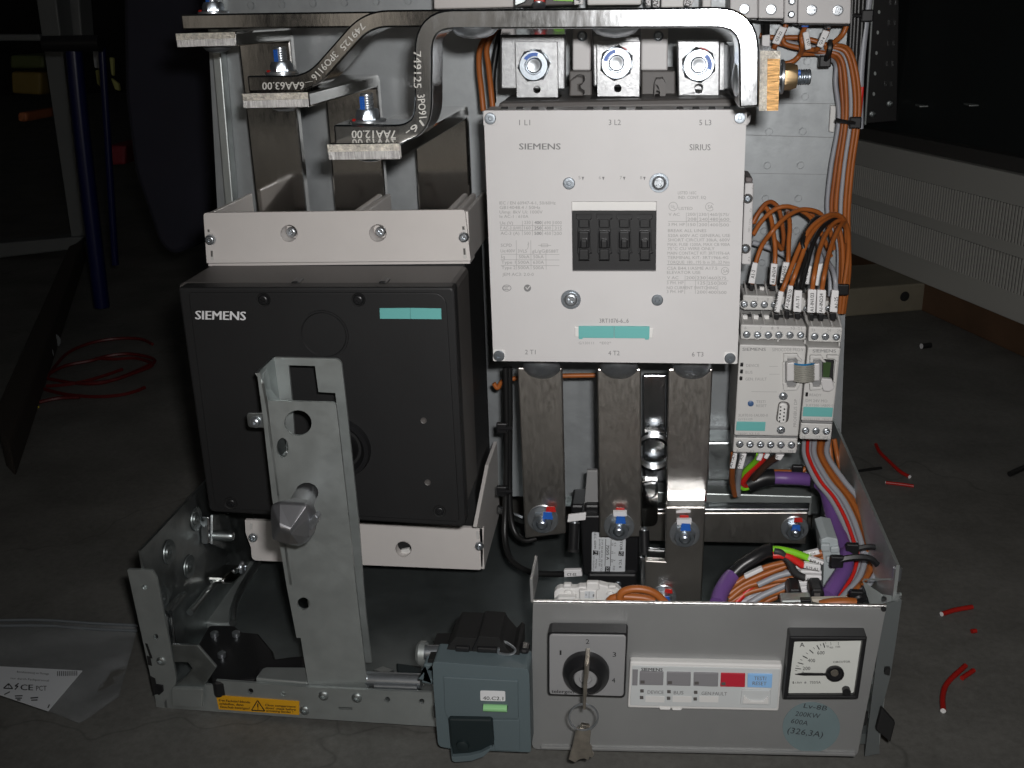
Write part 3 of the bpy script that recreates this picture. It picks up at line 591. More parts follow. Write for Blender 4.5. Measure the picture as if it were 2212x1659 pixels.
# right hand lug: sheared bar end with a bolt along x
lug = thing('contactor_lug_bar', 'short upright tinned bar with rough sheared end at the right end of the front busbar', 'busbar', tuple(W(1660, 230, .59)))
fr = [W(*Z2(*p), .592) for p in ((1830, 315), (1955, 318), (1942, 688), (1822, 690))]
solid('flat_bar', [q+Vector((0, .0014, 0)) for q in fr], (0, .115, 0), TNL, lug, .001)
def sub4(a, b, c, d, Y0): return [a, b, c, d]
m1 = fr[0]*.64+fr[1]*.36; m2 = fr[3]*.60+fr[2]*.40
k = .13
solid('sheared_end', [fr[0]*(1-k)+fr[3]*k, m1*(1-k)+m2*k, m2, fr[3]], (0, .0014, 0), CUT, lug)  # tin skin left, right part coloured orange as a warm lamp's reflection
solid('sheared_end', [fr[0], fr[1], fr[1]*(1-k)+fr[2]*k, fr[0]*(1-k)+fr[3]*k], (0, .0014, 0), CUT, lug)
solid('sheared_end', [m1*(1-k)+m2*k+Vector((0, .0004, 0)), fr[1]*(1-k)+fr[2]*k+Vector((0, .0004, 0)), fr[2]+Vector((0, .0004, 0)), m2+Vector((0, .0004, 0))], (0, .001, 0), CUTW, lug)
hb = W(*Z2(1712, 490), .603); fix('dome', 'bolt_head', hb, (-1, 0, 0), W(*Z2(1712, 360), .603).z-hb.z, ZN, lug)
nb = W(*Z2(1956, 478), .607); R0 = .0072; fix('washer', 'washer', nb, (1, 0, 0), .0092, ZN, lug); fix('nut', 'nut', nb+Vector((.0014, 0, 0)), (1, 0, 0), R0, BRS, lug, .52, 1.25); fix('stud', 'bolt_thread', nb+Vector((.0072, 0, -.0004)), (1, 0, 0), .0043, ZNB, lug, 0, .95)
tube('locking_paint', [nb+Vector((.0078, -.0030, .002)), nb+Vector((.0100, -.0030, .002))], .0017, BLU, lug, 2, 8)
# ---------------------------------------------------------------- contactor
YK = .657
kt = thing('contactor', 'big pale grey power contactor with a black four slot window under the bent busbars', 'contactor', tuple(W(1330, 785, YK)))
kpoly = rr([Z2(108, 688), Z2(1745, 682), Z5(1638, 1158), Z5(120, 1140)], 3)
win = [Z5(607, 148), Z5(1136, 148), Z5(1131, 582), Z5(612, 582)]
face = prism('front_cover', kpoly, YK, .028, LG, kt, .0008, holes=[win])
def K(*p): return W(*p, YK)
xk0, xk1 = K(1058, 500).x, K(1601, 500).x; zk0, zk1 = K(1330, 779).z, K(1330, 241).z
box('contact_housing', (xk0+.004, YK+.027, zk0+.004), (xk1-.004, YB-.002, zk1+.0045), DG, kt, .003)
box('lower_housing', (xk0+.006, YK+.03, zk0-.012), (xk1-.006, YB-.004, zk0+.003), BK, kt, .002)
for a, b_ in ((245, 570), (768, 1100), (1305, 1640)): prism('terminal_slot', Z2((a, 612), (b_, 610), (b_+4, 640), (a-4, 643)), YK+.04, .03, BKM, kt, .001)
for x in (235, 330, 425, 520, 770, 868, 972, 1075, 1330, 1430, 1530, 1625): prism('vent_slot', Z2((x-18, 667), (x+18, 667), (x+22, 677), (x-22, 677)), YK+.006, .004, BKM, kt)
for c in ((150, 737), (1703, 733)):
    cc = Z2(*c); sgn = -1 if c[0] < 900 else 1
    prism('corner_pocket', rr([(cc[0]-15, cc[1]-15), (cc[0]+15, cc[1]-15), (cc[0]+15, cc[1]+15), (cc[0]-15, cc[1]+15)], [2, 2, 8 if sgn < 0 else 2, 2 if sgn < 0 else 8]), YK-.0003, .0004, LG, kt, .0002); scr('socket', cc, 12.3, YK-.0004, kt, ZNB, hs=.7)
for c in ((155, 1107), (1592, 1122)):
    cc = Z5(*c); prism('corner_pocket', rr([(cc[0]-13, cc[1]-13), (cc[0]+13, cc[1]-13), (cc[0]+13, cc[1]+12), (cc[0]-13, cc[1]+12)], 4), YK-.0003, .0004, WH, kt, .0002); scr('socket', cc, 12, YK-.0004, kt, ZNB, hs=.7)
scr('socket', Z2(640, 1140), 13, YK, kt, ZNB, hs=.6); scr('socket', Z5(1140, 760), 12.5, YK, kt, ZNB, hs=.6)
for c in (Z2(1200, 1137), Z5(602, 757)): scr('washer', c, 21.5, YK, kt, ZNB, 'washer', hs=.4); scr('pan_cross', c, 16, YK-.0004, kt, ZN, hs=1.0)
# slotted window
prism('window_ledge', Z5((607, 148), (1136, 148), (1135, 206), (607, 206)), YK+.003, .006, WH, kt, .0006)
prism('window_back', Z5((600, 200), (1140, 200), (1136, 590), (606, 590)), YK+.007, .004, BK, kt)
prism('window_frame', Z5((607, 207), (1134, 207), (1131, 582), (612, 582)), YK+.003, .005, DK, kt, .0006, holes=[Z5(*[(cx-48, 226), (cx+48, 226), (cx+48, 258), (cx+36, 262), (cx+36, 300), (cx+40, 318), (cx+42, 440), (cx+50, 470), (cx+34, 476), (cx+34, 518), (cx-34, 518), (cx-34, 476), (cx-42, 470), (cx-40, 318), (cx-36, 300), (cx-36, 262), (cx-48, 258)]) for cx in (683, 810, 935, 1062)])
for cx in (683, 810, 935, 1062):
    prism('slot_slider', Z5((cx-34, 335), (cx+34, 335), (cx+34, 440), (cx-34, 440)), YK+.004, .004, BK, kt, .0008)
    prism('slider_button', Z5((cx-22, 388), (cx+20, 388), (cx+20, 440), (cx-22, 440)), YK+.0005, .005, BK, kt, .0008)
    prism('slot_tongue', Z5((cx-30, 446), (cx+30, 446), (cx+30, 512), (cx-30, 512)), YK+.0055, .003, DK, kt, .0006)
    prism('slot_tongue', Z5((cx-32, 262), (cx+32, 262), (cx+32, 312), (cx-32, 312)), YK+.0055, .003, DK, kt, .0006)
# turquoise marking strip with its clips
for q in ([(625, 928), (652, 930), (652, 992), (626, 990)], [(1088, 935), (1115, 938), (1112, 998), (1088, 996)]): prism('label_clip', Z5(*q), YK-.0012, .0015, WH, kt, .0005)
prism('turquoise_label', Z5((650, 924), (870, 924), (870, 998), (650, 996)), YK-.0014, .0014, TEAL, kt, .0002); prism('turquoise_label', Z5((872, 924), (1092, 926), (1090, 1000), (872, 998)), YK-.0014, .0014, TEAL, kt, .0002)
prism('label_foot', Z5((650, 994), (676, 994), (674, 1003), (652, 1003)), YK-.0012, .0012, TEAL, kt); prism('label_foot', Z5((1062, 998), (1088, 998), (1086, 1007), (1064, 1007)), YK-.0012, .0012, TEAL, kt)
def kx(s, z, l, r, y, h, m=GRN, b=0.0, y2=None): text(s, z(l, y), z(r, y if y2 is None else y2), h*z.k, YK, m, face, b)
kx('1 L1', Z2, 330, 398, 779, 34); kx('3 L2', Z2, 887, 962, 778, 34); kx('5 L3', Z2, 1450, 1525, 779, 34)
kx('2 T1', Z5, 317, 383, 1098, 28); kx('4 T2', Z5, 835, 905, 1104, 28); kx('6 T3', Z5, 1355, 1427, 1112, 28)
kx('SIEMENS', Z2, 330, 587, 930, 38, GRN, .022); kx('SIRIUS', Z2, 1390, 1520, 935, 38, GRN, .006)
for s, x in (('5', 698), ('6', 825), ('7', 955), ('8', 1081)):
    kx(s, Z2, x, x+14, 1115, 20, GRL); flat(Z2((x+20, 1100), (x+36, 1100), (x+28, 1122)), YK, GRN, face)
kx('3RT1076-6...6', Z5, 780, 962, 902, 26, GRN, .008); kx('G/130111', Z5, 651, 745, 1036, 16, GRL); kx('*E02*', Z5, 780, 853, 1036, 16, GRL)
LT = [('IEC / EN 60947-4-1, 50/60Hz', 47, 532, 60), ('GB14048.4 / 50Hz', 49, 400, 99), ('Uimp: 8kV Ui: 1000V', 49, 420, 138), ('Ie AC-1 : 610A', 50, 298, 176),
      ('Ue (V)', 52, 165, 232), ('230', 262, 317, 228), ('690', 435, 492, 230), ('1000', 515, 585, 230), ('P AC-3 (kW)', 55, 235, 276), ('160', 262, 317, 275), ('400', 435, 492, 276), ('315', 525, 585, 277),
      ('AC-3 (A)', 58, 220, 321), ('500', 260, 317, 321), ('450', 435, 492, 322), ('200', 518, 585, 323), ('SCPD', 60, 155, 424), ('Ue:400V', 58, 183, 473), ('3VL5', 207, 285, 474), ('gL/gG', 330, 440, 474), ('BS88T', 452, 557, 475),
      ('Iq', 65, 93, 524), ('50kA', 215, 307, 523), ('50kA', 340, 430, 523), ('Type 1', 65, 187, 570), ('500A', 207, 307, 571), ('630A', 338, 432, 571), ('Type 2', 67, 187, 617), ('500A', 207, 307, 617), ('500A', 338, 432, 618), ('JEM AC3: 2.0-0', 73, 343, 675)]
for s, l, r, y in LT: kx(s, B8, l, r, y, 27, GRL)
for s, y in (('400', 229), ('250', 276), ('500', 322)): kx(s, B8, 350, 410, y, 27, GRN, .02)
for y in (240, 284, 0): 
    if y: line(B8(52, y), B8(588, y+2), .8, YK, GRL, face)
for x in (246, 333, 420, 508): line(B8(x, 200), B8(x, 326), .8, YK, GRL, face)
for x, y0, y1 in ((193, 368, 620), (318, 368, 620), (448, 455, 620)): line(B8(x, y0), B8(x+3, y1), .8, YK, GRL, face)
for y in (488, 535, 584): line(B8(60, y), B8(565, y+3), .8, YK, GRL, face)
line(B8(383, 412), B8(493, 413), .9, YK, GRL, face)
for a, b_ in (((408, 400), (465, 400)), ((465, 400), (465, 424)), ((465, 424), (408, 424)), ((408, 424), (408, 400))): line(B8(*a), B8(*b_), .9, YK, GRL, face)
line(B8(296, 380), B8(297, 425), .9, YK, GRL, face); line(B8(297, 425), B8(288, 445), .9, YK, GRL, face); line(B8(290, 410), B8(303, 395), .9, YK, GRL, face)
RT = [('LISTED 165C', 1585, 1745, -28), ('IND. CONT. EQ', 1588, 1828, 12), ('LISTED', 1592, 1712, 107), ('V AC', 1505, 1600, 158), ('200/', 1668, 1745, 157), ('230/', 1765, 1842, 158), ('460/', 1860, 1938, 159), ('575/', 1950, 2028, 160),
      ('208', 1668, 1745, 199), ('240', 1768, 1842, 200), ('480', 1860, 1934, 200), ('600', 1950, 2028, 201), ('3 PH. HP', 1502, 1645, 245), ('150', 1672, 1738, 246), ('200', 1765, 1838, 247), ('400', 1860, 1934, 248), ('500', 1950, 2026, 249),
      ('BREAK ALL LINES', 1500, 1830, 298), ('520A 600V AC GENERAL USE', 1500, 2036, 340), ('SHORT CIRCUIT 30kA, 600V', 1500, 2034, 378), ('MAX. FUSE 1200A, MAX CB 900A', 1497, 2034, 417), ('75°C CU WIRE ONLY', 1497, 1902, 453),
      ('MAIN CONTACT KIT: 3RT1976-6A', 1496, 2032, 492), ('TERMINAL KIT: 3RT1966-4G', 1496, 2020, 530), ('TORQUE: 180...195 lb in 20...22 Nm', 1495, 2030, 570), ('CSA B44.1/ASME A17.5', 1493, 1925, 622), ('ELEVATOR USE', 1492, 1780, 658),
      ('V AC', 1492, 1590, 703), ('200', 1657, 1730, 704), ('230', 1748, 1826, 705), ('460', 1846, 1922, 706), ('575', 1938, 2002, 707), ('3 PH. HP', 1490, 1635, 747), ('-', 1685, 1700, 747), ('125', 1758, 1822, 749), ('250', 1843, 1920, 751), ('300', 1935, 2006, 752),
      ('NO CURRENT SWITCHING', 1490, 1920, 790), ('3 PH. HP', 1490, 1632, 823), ('-', 1685, 1700, 823), ('200', 1748, 1824, 827), ('400', 1845, 1920, 829), ('500', 1935, 2004, 831)]
for s, l, r, y in RT:
    kx(s, B8, l, r, y, 26 if s != '-' else 6, GRL)
line(B8(1502, 205), B8(2043, 209), .8, YK, GRL, face); line(B8(1492, 578), B8(2032, 582), 1.0, YK, GRN, face); line(B8(1492, 714), B8(2022, 718), .8, YK, GRL, face)
for x in (1658, 1755, 1850, 1945): line(B8(x, 130), B8(x, 250), .8, YK, GRL, face)
for x in (1648, 1740, 1838, 1932): line(B8(x, 672), B8(x-4, 830), .8, YK, GRL, face)
ringf(B8(1545, 77), 9.8, 1.0, YK, GRL, face); kx('U', B8, 1526, 1545, 88, 26, GRL); kx('L', B8, 1550, 1566, 98, 26, GRL)
ringf(B8(1860, 80), 9.5, 1.0, YK, GRL, face, a0=.5, a1=5.8); kx('SA', B8, 1843, 1888, 95, 30, GRL)
ringf(B8(1992, 633), 8.5, 1.0, YK, GRL, face); kx('SA', B8, 1975, 2020, 646, 26, GRL)
ringf(B8(111, 780), 10, 1.2, YK, GRN, face, 7.2); 
for x in (92, 108, 124): ringf(B8(x, 780), 3.6, 1.1, YK, GRN, face, 4, 10, .7, 5.6)
flat(circ(B8(290, 780), 7.8, 18), YK, GRN, face); line(B8(275, 772), B8(288, 792), 2, YK, LG, face, 'printing', .0006); line(B8(287, 792), B8(312, 762), 2, YK, LG, face, 'printing', .0006)
# terminal lugs on top
YTB = .705
def lugs(back, front, nut, r, hole, red):
    prism('terminal_plate', Z2(*back), YTB+.012, .006, TNK, kt, .0012)
    prism('terminal_tab', Z2(*front), YTB, .006, TNK, kt, .001, holes=[circ(Z2(*hole), 8, 16)])
    c = Z2(*nut); Y0 = YTB
    scr('washer', c, r*.98, Y0, kt, ZNB, 'washer', hs=.6); scr('nut', c, r*1.04, Y0-.0012, kt, ZNB, 'nut', spin=.1+red*.3, hs=.8)
    R1 = pxr(r*.46, c, Y0); lathe('bolt_end', W(*c, Y0-.006), AXF, [(R1, -.004), (R1, .003), (R1*.85, .0042), (R1*.8, .0042), (R1*.5, .0038), (0, .0038)], ZN, kt, 20)
    a0 = (-2.6, -3.0, -.9)[red]
    arc = [(c[0]+r*.80*math.cos(a0+j*.22), c[1]+r*.80*math.sin(a0+j*.22)) for j in range(7)] + [(c[0]+r*.58*math.cos(a0+j*.22), c[1]+r*.58*math.sin(a0+j*.22)) for j in range(6, -1, -1)]
    prism('locking_paint', arc, Y0-.0085, .0006, BLU, kt)
    if red: arc = [(c[0]+r*1.0*math.cos(-1.5+j*.15), c[1]+r*1.0*math.sin(-1.5+j*.15)) for j in range(5)] + [(c[0]+r*.88*math.cos(-1.5+j*.15), c[1]+r*.88*math.sin(-1.5+j*.15)) for j in range(4, -1, -1)]; prism('locking_paint', arc, Y0-.0035, .0006, RED, kt)
lugs([(212, 218), (620, 215), (617, 560), (213, 556)], [(305, 260), (566, 262), (572, 606), (315, 606)], (425, 405), 34, (440, 557), 0)
lugs([(782, 212), (1086, 215), (1088, 545), (790, 540)], [(812, 258), (1084, 258), (1078, 601), (815, 601)], (937, 390), 36, (943, 550), 1)
lugs([(1312, 250), (1660, 255), (1660, 570), (1320, 565)], [(1311, 250), (1581, 250), (1578, 601), (1318, 601)], (1445, 402), 37, (1447, 553), 2)
solid('terminal_bend', [W(*Z2(1600, 262), YTB+.012), W(*Z2(1690, 262), YTB-.03), W(*Z2(1690, 570), YTB-.03), W(*Z2(1600, 570), YTB+.012)], (.004, .004, 0), TNL, kt, .002)
solid('terminal_bend', [W(*Z2(212, 218), YTB+.012), W(*Z2(620, 215), YTB+.012), W(*Z2(612, 172), YTB+.03), W(*Z2(220, 175), YTB+.03)], (0, .005, 0), TNL, kt, .002)
for a, b_ in ((640, 782), (1090, 1302)):
    prism('barrier_block', Z2((a, 440), (b_, 440), (b_, 602), (a, 602)), YTB+.025, .05, DG, kt, .001)
for pts in ([(640, 600), (645, 500), (690, 470), (728, 480), (728, 520), (700, 530), (700, 560), (728, 575), (728, 600)], [(1170, 600), (1172, 520), (1180, 495), (1225, 490), (1240, 520), (1240, 600), (1205, 600), (1205, 570), (1185, 560), (1195, 535)]):
    prism('barrier_hook', Z2(*pts), YTB+.005, .02, DG, kt, .001)
for a, b_, c in ((662, 778, 722), (1088, 1257, 1196)):
    prism('phase_barrier', Z2((a, 160), (b_, 160), (b_-4, 438), (a, 438)), YTB+.03, .012, BG if 0 else LG, kt, .001); scr('pan_cross', Z2(c, 224), 11, YTB+.03, kt, ZNB)
# auxiliary switch block on its right flank
ax = thing('auxiliary_switch', 'narrow pale auxiliary switch block clipped to the right flank of the contactor', 'switch block', tuple(W(1615, 570, .70)))
ZVp = [ZV(196, 75), ZV(322, 75), ZV(282, 1220), ZV(150, 1215)]
prism('housing', ZVp, .695, .05, LG, ax, .001); prism('dark_cap', ZV((205, -10), (308, 0), (306, 72), (204, 68)), .696, .03, mat('brown_grey_cap', (.14, .12, .12), .5), ax, .001)
for c in ((235, 292), (205, 995)):
    cc = ZV(*c); lathe('screw_well', W(*cc, .6948), AXF, [(pxr(11, cc, .695), 0), (pxr(10.5, cc, .695), .0006), (pxr(9, cc, .695), -.0001), (0, .0001)], DG, ax, 18); scr('pan_cross', cc, 8, .6946, ax, ZNB)
text('NO/1 1283', ZV(262, 560), ZV(238, 760), 4.2, .695, GRL, ax); text('43', ZV(272, 420), ZV(258, 470), 4, .695, GRL, ax); text('13', ZV(300, 110), ZV(288, 150), 4, .695, GRL, ax); text('14', ZV(242, 1110), ZV(236, 1170), 4, .695, GRL, ax)
prism('cable_clip', Z2((1738, 740), (1775, 705), (1768, 760), (1742, 790)), .70, .02, LG, ax, .001)

# ---------------------------------------------------------------- lower bars
def fbar(name, label, poly, Y, th, m, grp=None):
    t = thing(name, label, 'busbar', tuple(W(*poly[-1], Y)), grp); prism('flat_bar', poly, Y, th, m, t, .0010); return t
YL = .70
GB = 'flat bars hanging below the contactor'
q1 = fbar('flat_busbar', 'left flat tinned bar hanging below the contactor, nearest the breaker', [Z8(220, 62), Z8(448, 64), Z8(466, 908), Z8(260, 932)], YL, .006, TNV, GB)
q2 = fbar('flat_busbar', 'middle flat tinned bar hanging below the contactor in front of the current transformer', [Z8(625, 68), Z8(850, 68), Z8(852, 925), Z8(638, 926)], YL, .006, TNV, GB)
q3 = fbar('flat_busbar', 'right flat tinned bar below the contactor with a bright bend half way down', [Z8(988, 68), Z8(1215, 68), Z8(1187, 702), Z8(978, 702)], YL, .006, TNV, GB)
# q3: bend coming forward, lower leg and foot
YL2 = YL-.022
pa = [W(*Z8(978, 700), YL), W(*Z8(1187, 700), YL), W(*Z8(1180, 770), YL2), W(*Z8(975, 770), YL2)]
solid('bright_bend', pa, (0, .006, .002), TNL, q3, .002)
solid('bend_groove', [pa[0]*.45+pa[3]*.55+Vector((0, -.0004, .0004)), pa[1]*.45+pa[2]*.55+Vector((0, -.0004, .0004)), pa[1]*.35+pa[2]*.65+Vector((0, -.0004, .0004)), pa[0]*.35+pa[3]*.65+Vector((0, -.0004, .0004))], (0, .001, 0), CUTD, q3)
prism('lower_leg', Z8((975, 770), (1178, 770), (1157, 1275), (868, 1275), (870, 1042), (972, 1048)), YL2, .006, TNV, q3, .001)
prism('foot_return', Z8((845, 1030), (870, 1042), (868, 1275), (842, 1275)), YL2-.004, .004, TNL, q3, .001)
prism('foot_tab', Z8((880, 985), (978, 990), (978, 1045), (872, 1040)), YL2+.012, .004, TNL, q3, .0015)
def boltset(t, c, r, Y, head='stud', redc=(.35, -.75), bluec=(0, -.25), wr=1.45, long=.012):
    scr('washer', c, r*wr, Y, t, ZN, 'washer', hs=.5); scr('nut', (c[0], c[1]+2), r*1.02, Y-.0012, t, ZNB, 'nut', spin=.25, hs=1.15)
    R1 = pxr(r*.44, c, Y); lathe('bolt_end', W(c[0], c[1]+r*.2, Y-.007), AXF, [(R1, -.004), (R1, long*.5), (R1*.92, long*.6), (R1*.6, long*.65), (0, long*.62)], ZNB, t, 18)
    def patch(off, w_, h_, m, dy):
        p = W(c[0]+off[0]*r, c[1]+off[1]*r, Y-dy); s = pxr(r, c, Y)
        solid('locking_paint', [p+Vector((-w_*s, 0, -h_*s)), p+Vector((w_*s, 0, -h_*s)), p+Vector((w_*s*.8, 0, h_*s)), p+Vector((-w_*s*.8, 0, h_*s))], (0, .0008, 0), m, t)
    patch(redc, .48, .26, RED, .0045); patch(bluec, .48, .36, BLU, .0105)
boltset(q1, Z8(350, 832), 23, YL, redc=(.75, -.9), bluec=(.45, -.3))
boltset(q2, Z8(738, 868), 23, YL, redc=(.1, -1.45), bluec=(.15, -.55))
prism('paint_mark', Z8((708, 795), (777, 795), (777, 818), (710, 820)), YL-.0085, .003, WHP, q2)
boltset(q3, Z8(1072, 905), 23, YL2, redc=(-.05, -1.45), bluec=(.1, -.55))
prism('paint_mark', Z8((1032, 835), (1107, 835), (1105, 860), (1033, 862)), YL2-.0085, .003, WHP, q3); prism('paint_mark', Z8((1028, 792), (1075, 780), (1103, 790), (1100, 800), (1030, 802)), YL2-.0008, .0006, WHP, q3)
boltset(q3, Z8(965, 1225), 19, YL2, redc=(.55, -.55), bluec=(.25, .35))
for t, c in ((q1, (345, 66)), (q2, (738, 66)), (q3, (1110, 66))):
    prism('clamp_plate', Z8((c[0]-75, c[1]-4), (c[0]+75, c[1]-4), (c[0]+75, c[1]+14), (c[0]-75, c[1]+14)), YL-.003, .0025, TN, t, .0005)
    fix('dome', 'bolt_head', W(*Z8(c[0], c[1]-10), YL-.004), (0, -.75, -.65), .0135, ZN, t)
# cross bar at the back right
cb = thing('cross_busbar', 'horizontal tinned bar behind the right hand cables with a painted bolt at its right end', 'busbar', tuple(W(1740, 1170, .745)))
prism('flat_bar', Z8((860, 800), (1702, 798), (1690, 962), (860, 945)), .745, .006, TNV, cb, .001)
pt_ = [W(*Z8(860, 797), .745), W(*Z8(1704, 796), .745), W(*Z8(1708, 765), .768), W(*Z8(1190, 762), .768), W(*Z8(860, 762), .768)]
solid('top_flange', pt_, (0, 0, .003), TNL, cb, .001)
boltset(cb, Z8(1632, 880), 20, .745, redc=(.4, -.9), bluec=(.15, -.05), wr=1.5)
bar2 = thing('vertical_busbar', 'short upright tinned bar behind the middle and right lower bars with a bright flash reflection', 'busbar', tuple(W(1410, 1130, .765)))
prism('flat_bar', rr([Z8(862, 100), Z8(978, 100), Z8(972, 640), Z8(865, 640)], 3), .785, .006, TNL, bar2, .001)
prism('rounded_lug', rr([Z8(852, 640), Z8(938, 640), Z8(935, 870), Z8(852, 872)], [2, 2, 16, 2]), .735, .01, TN, bar2, .002); prism('lug_facet', ZL((575, 110), (690, 85), (765, 95), (755, 260), (690, 300), (600, 290)), .733, .004, TNL, bar2, .002)
lathe('link_ring', W(*Z8(915, 480), .775), AXF, [(.0165, 0), (.0165, .006), (.014, .007), (.0115, .006), (.0115, 0)], TNL, bar2, 30)
wp = thing('insulating_plate', 'pale grey plate standing upright between the left and middle lower bars', 'plate', tuple(W(1275, 1095, .72)))
prism('plate_sheet', Z8((575, 585), (640, 585), (640, 830), (555, 830)), .722, .004, mat('dim_grey_plate', (.25, .25, .25), .5), wp, .0006)
# current transformer
ct = thing('current_transformer', 'black current transformer with a white rating label behind the middle lower bar', 'transformer', tuple(W(1310, 1260, .715)))
prism('case', rr([Z8(540, 815), Z8(842, 815), Z8(836, 1110), Z8(556, 1120)], 5), .712, .05, BK, ct, .002)
prism('case_step', Z8((560, 760), (640, 760), (640, 830), (560, 830)), .717, .04, BK, ct, .002); prism('base', Z8((575, 1110), (830, 1112), (828, 1190), (580, 1188)), .708, .05, BK, ct, .002); prism('base', Z8((490, 760), (595, 762), (590, 880), (500, 880)), .73, .03, BK, ct, .002)
for c in ((629, 1158), (733, 1162)): scr('pan_cross', Z8(*c), 7, .7075, ct, ZNB)
lab = prism('rating_label', rr([ZC(652, 642), ZC(1222, 700), ZC(1206, 1343), ZC(648, 1325)], 4), .7115, .0006, PAPER, ct)
YT = .7115
for s, A, B_, h, b_ in (('CIRCUTOR', (1122, 560), (1122, 950), 44, .02), ('TC 6', (1105, 1100), (1108, 1245), 44, .012), ('0.5      1      3     FS5', (1030, 818), (1003, 1285), 30, .0), ('10     15     20', (985, 825), (975, 1150), 30, .0),
                    ('750/5 A', (893, 860), (895, 1110), 48, .02), ('3 kV 50-60 Hz  E(130°C)', (815, 765), (800, 1298), 26, .006), ('In=50·In  Idyn=2.5 Ith', (770, 765), (768, 1215), 26, .006), ('I.E.C. 60044-1', (688, 655), (690, 955), 36, .01), ('M70336', (715, 1095), (705, 1255), 26, 0), ('2110229727', (672, 1050), (660, 1300), 28, 0)):
    text(s, ZC(*A), ZC(*B_), h*ZC.k, YT, BKP, lab, b_)
for q, s, A, B_ in (([(1105, 962), (1188, 968), (1183, 1048), (1097, 1038)], 'P2', (1118, 972), (1113, 1036)), ([(672, 948), (760, 955), (755, 1030), (668, 1028)], 'P1', (690, 956), (688, 1022)), ([(876, 1218), (962, 1222), (955, 1315), (868, 1308)], 'S2', (893, 1228), (890, 1305))):
    flat(ZC(*q), YT, BKP, lab, 'label_block', .0002); text(s, ZC(*A), ZC(*B_), 52*ZC.k, YT-.0004, PAPER, lab, .0)
line(ZC(885, 760), ZC(872, 1215), 1.2, YT, BKP, lab); line(ZC(975, 765), ZC(962, 1215), 1.2, YT, BKP, lab)
for a, b_, r in (((512, 850), (505, 985), 11.5), ((866, 890), (868, 1000), 11)):
    A = W(*Z8(*a), .70); B_ = W(*Z8(*b_), .695); R1 = pxr(r, Z8(*a), .70)
    tube('terminal_sleeve', [A, B_], R1, BK, ct, 2, 16); fix('dome', 'terminal_screw', A+Vector((0, 0, .001)), (0, -.3, 1), R1*.6, ZN, ct)
    lathe('sleeve_mouth', B_+Vector((0, -.0004, 0)), (0, -.45, -1), [(R1*1.05, 0), (R1*1.05, .002), (R1*.75, .002), (R1*.7, -.002), (0, -.002)], BKM, ct, 16)
prism('blank_marker', ZC((255, 355), (555, 320), (545, 440), (240, 480)), .694, .002, TAG, ct, .0004)
# white terminal block
tb = thing('terminal_block', 'small white terminal block just behind the top edge of the painted panel', 'terminal block', tuple(W(1260, 1300, .585)))
YTb = .588
prism('body', [ZG(*p) for p in ((845, 545), (880, 510), (925, 490), (1165, 495), (1190, 475), (1290, 472), (1480, 440), (1590, 470), (1720, 480), (1785, 540), (1790, 760), (840, 760))], YTb, .006, WH, tb, .0012)
for q in ([(975, 440), (1085, 440), (1090, 500), (965, 500)], [(1295, 412), (1470, 412), (1480, 528), (1290, 525)], [(1600, 460), (1700, 460), (1725, 500), (1595, 505)]): prism('latch_tooth', ZG(*q), YTb-.002, .004, WH, tb, .001)
prism('marker_carrier', ZG((1192, 525), (1440, 528), (1440, 690), (1200, 690)), YTb-.003, .004, WH, tb, .001); mk = prism('marker_strip', ZG((1275, 540), (1405, 542), (1400, 635), (1270, 632)), YTb-.0034, .0005, PAPER, tb)
text('1', ZG(1388, 575), ZG(1382, 610), 3.4, YTb-.0034, GRN, mk); text('2', ZG(1305, 572), ZG(1280, 572), 3.6, YTb-.0034, BKP, mk); line(ZG(1335, 540), ZG(1332, 634), .9, YTb-.0034, GRN, mk)
for c in ((1045, 560), (1632, 580)): cc = ZG(*c); lathe('clamp_hole', W(*cc, YTb-.0001), AXF, [(pxr(10, cc, YTb), 0), (pxr(9, cc, YTb), .0008), (pxr(6, cc, YTb), -.0), (pxr(2.5, cc, YTb), .0006), (0, .0006)], WH, tb, 18)
prism('sloped_foot', ZG((840, 690), (905, 625), (1150, 618), (1150, 690), (1100, 720), (840, 720)), YTb-.005, .006, WH, tb, .001)
# ---------------------------------------------------------------- motor management module and its expansion module
YM = .705
def term_row(t, poly, Y, dep, m, scs, r, fins=None):
    prism('terminal_row', poly, Y, dep, m, t, .0012)
    for c in scs:
        cc = Z6(*c); R1 = pxr(r, cc, Y)
        lathe('screw_cup', W(*cc, Y), AXF, [(R1*1.08, -.0002), (R1*1.05, .0004), (R1*.9, .0002), (R1*.88, .0001), (0, .0001)], GY if 0 else SG, t, 18)
        scr('pan_cross_b' if (int(c[0]) % 2) else 'pan_cross', cc, r*.86, Y-.0002, t, ZN)
md = thing('motor_management_module', 'wide grey motor control module with a nine pin socket and three status lamps', 'control module', tuple(W(1660, 980, YM)))
fm = prism('front_face', Z6((338, 752), (805, 766), (748, 1396), (300, 1388)), YM, .05, SG, md, .001)
prism('side_housing', Z6((345, 600), (803, 612), (740, 1500), (300, 1498)), YM+.03, .07, SG, md, .001)
term_row(md, Z6((345, 612), (808, 626), (800, 722), (345, 716)), YM+.008, .03, SG, [(387, 683), (463, 685), (539, 686), (613, 686), (690, 687), (765, 687)], 9.5)
term_row(md, Z6((362, 405), (795, 425), (790, 518), (362, 512)), YM+.042, .03, SG, [(370, 470), (437, 471), (511, 474), (580, 476), (655, 485), (725, 490)], 9.2)
term_row(md, Z6((298, 1402), (746, 1408), (736, 1516), (290, 1510)), YM+.006, .03, SG, [(339, 1450), (411, 1452), (484, 1453), (555, 1454), (627, 1455), (701, 1456)], 9.5)
prism('dark_gap', Z6((345, 716), (800, 724), (800, 760), (345, 752)), YM+.02, .004, BKM, md)
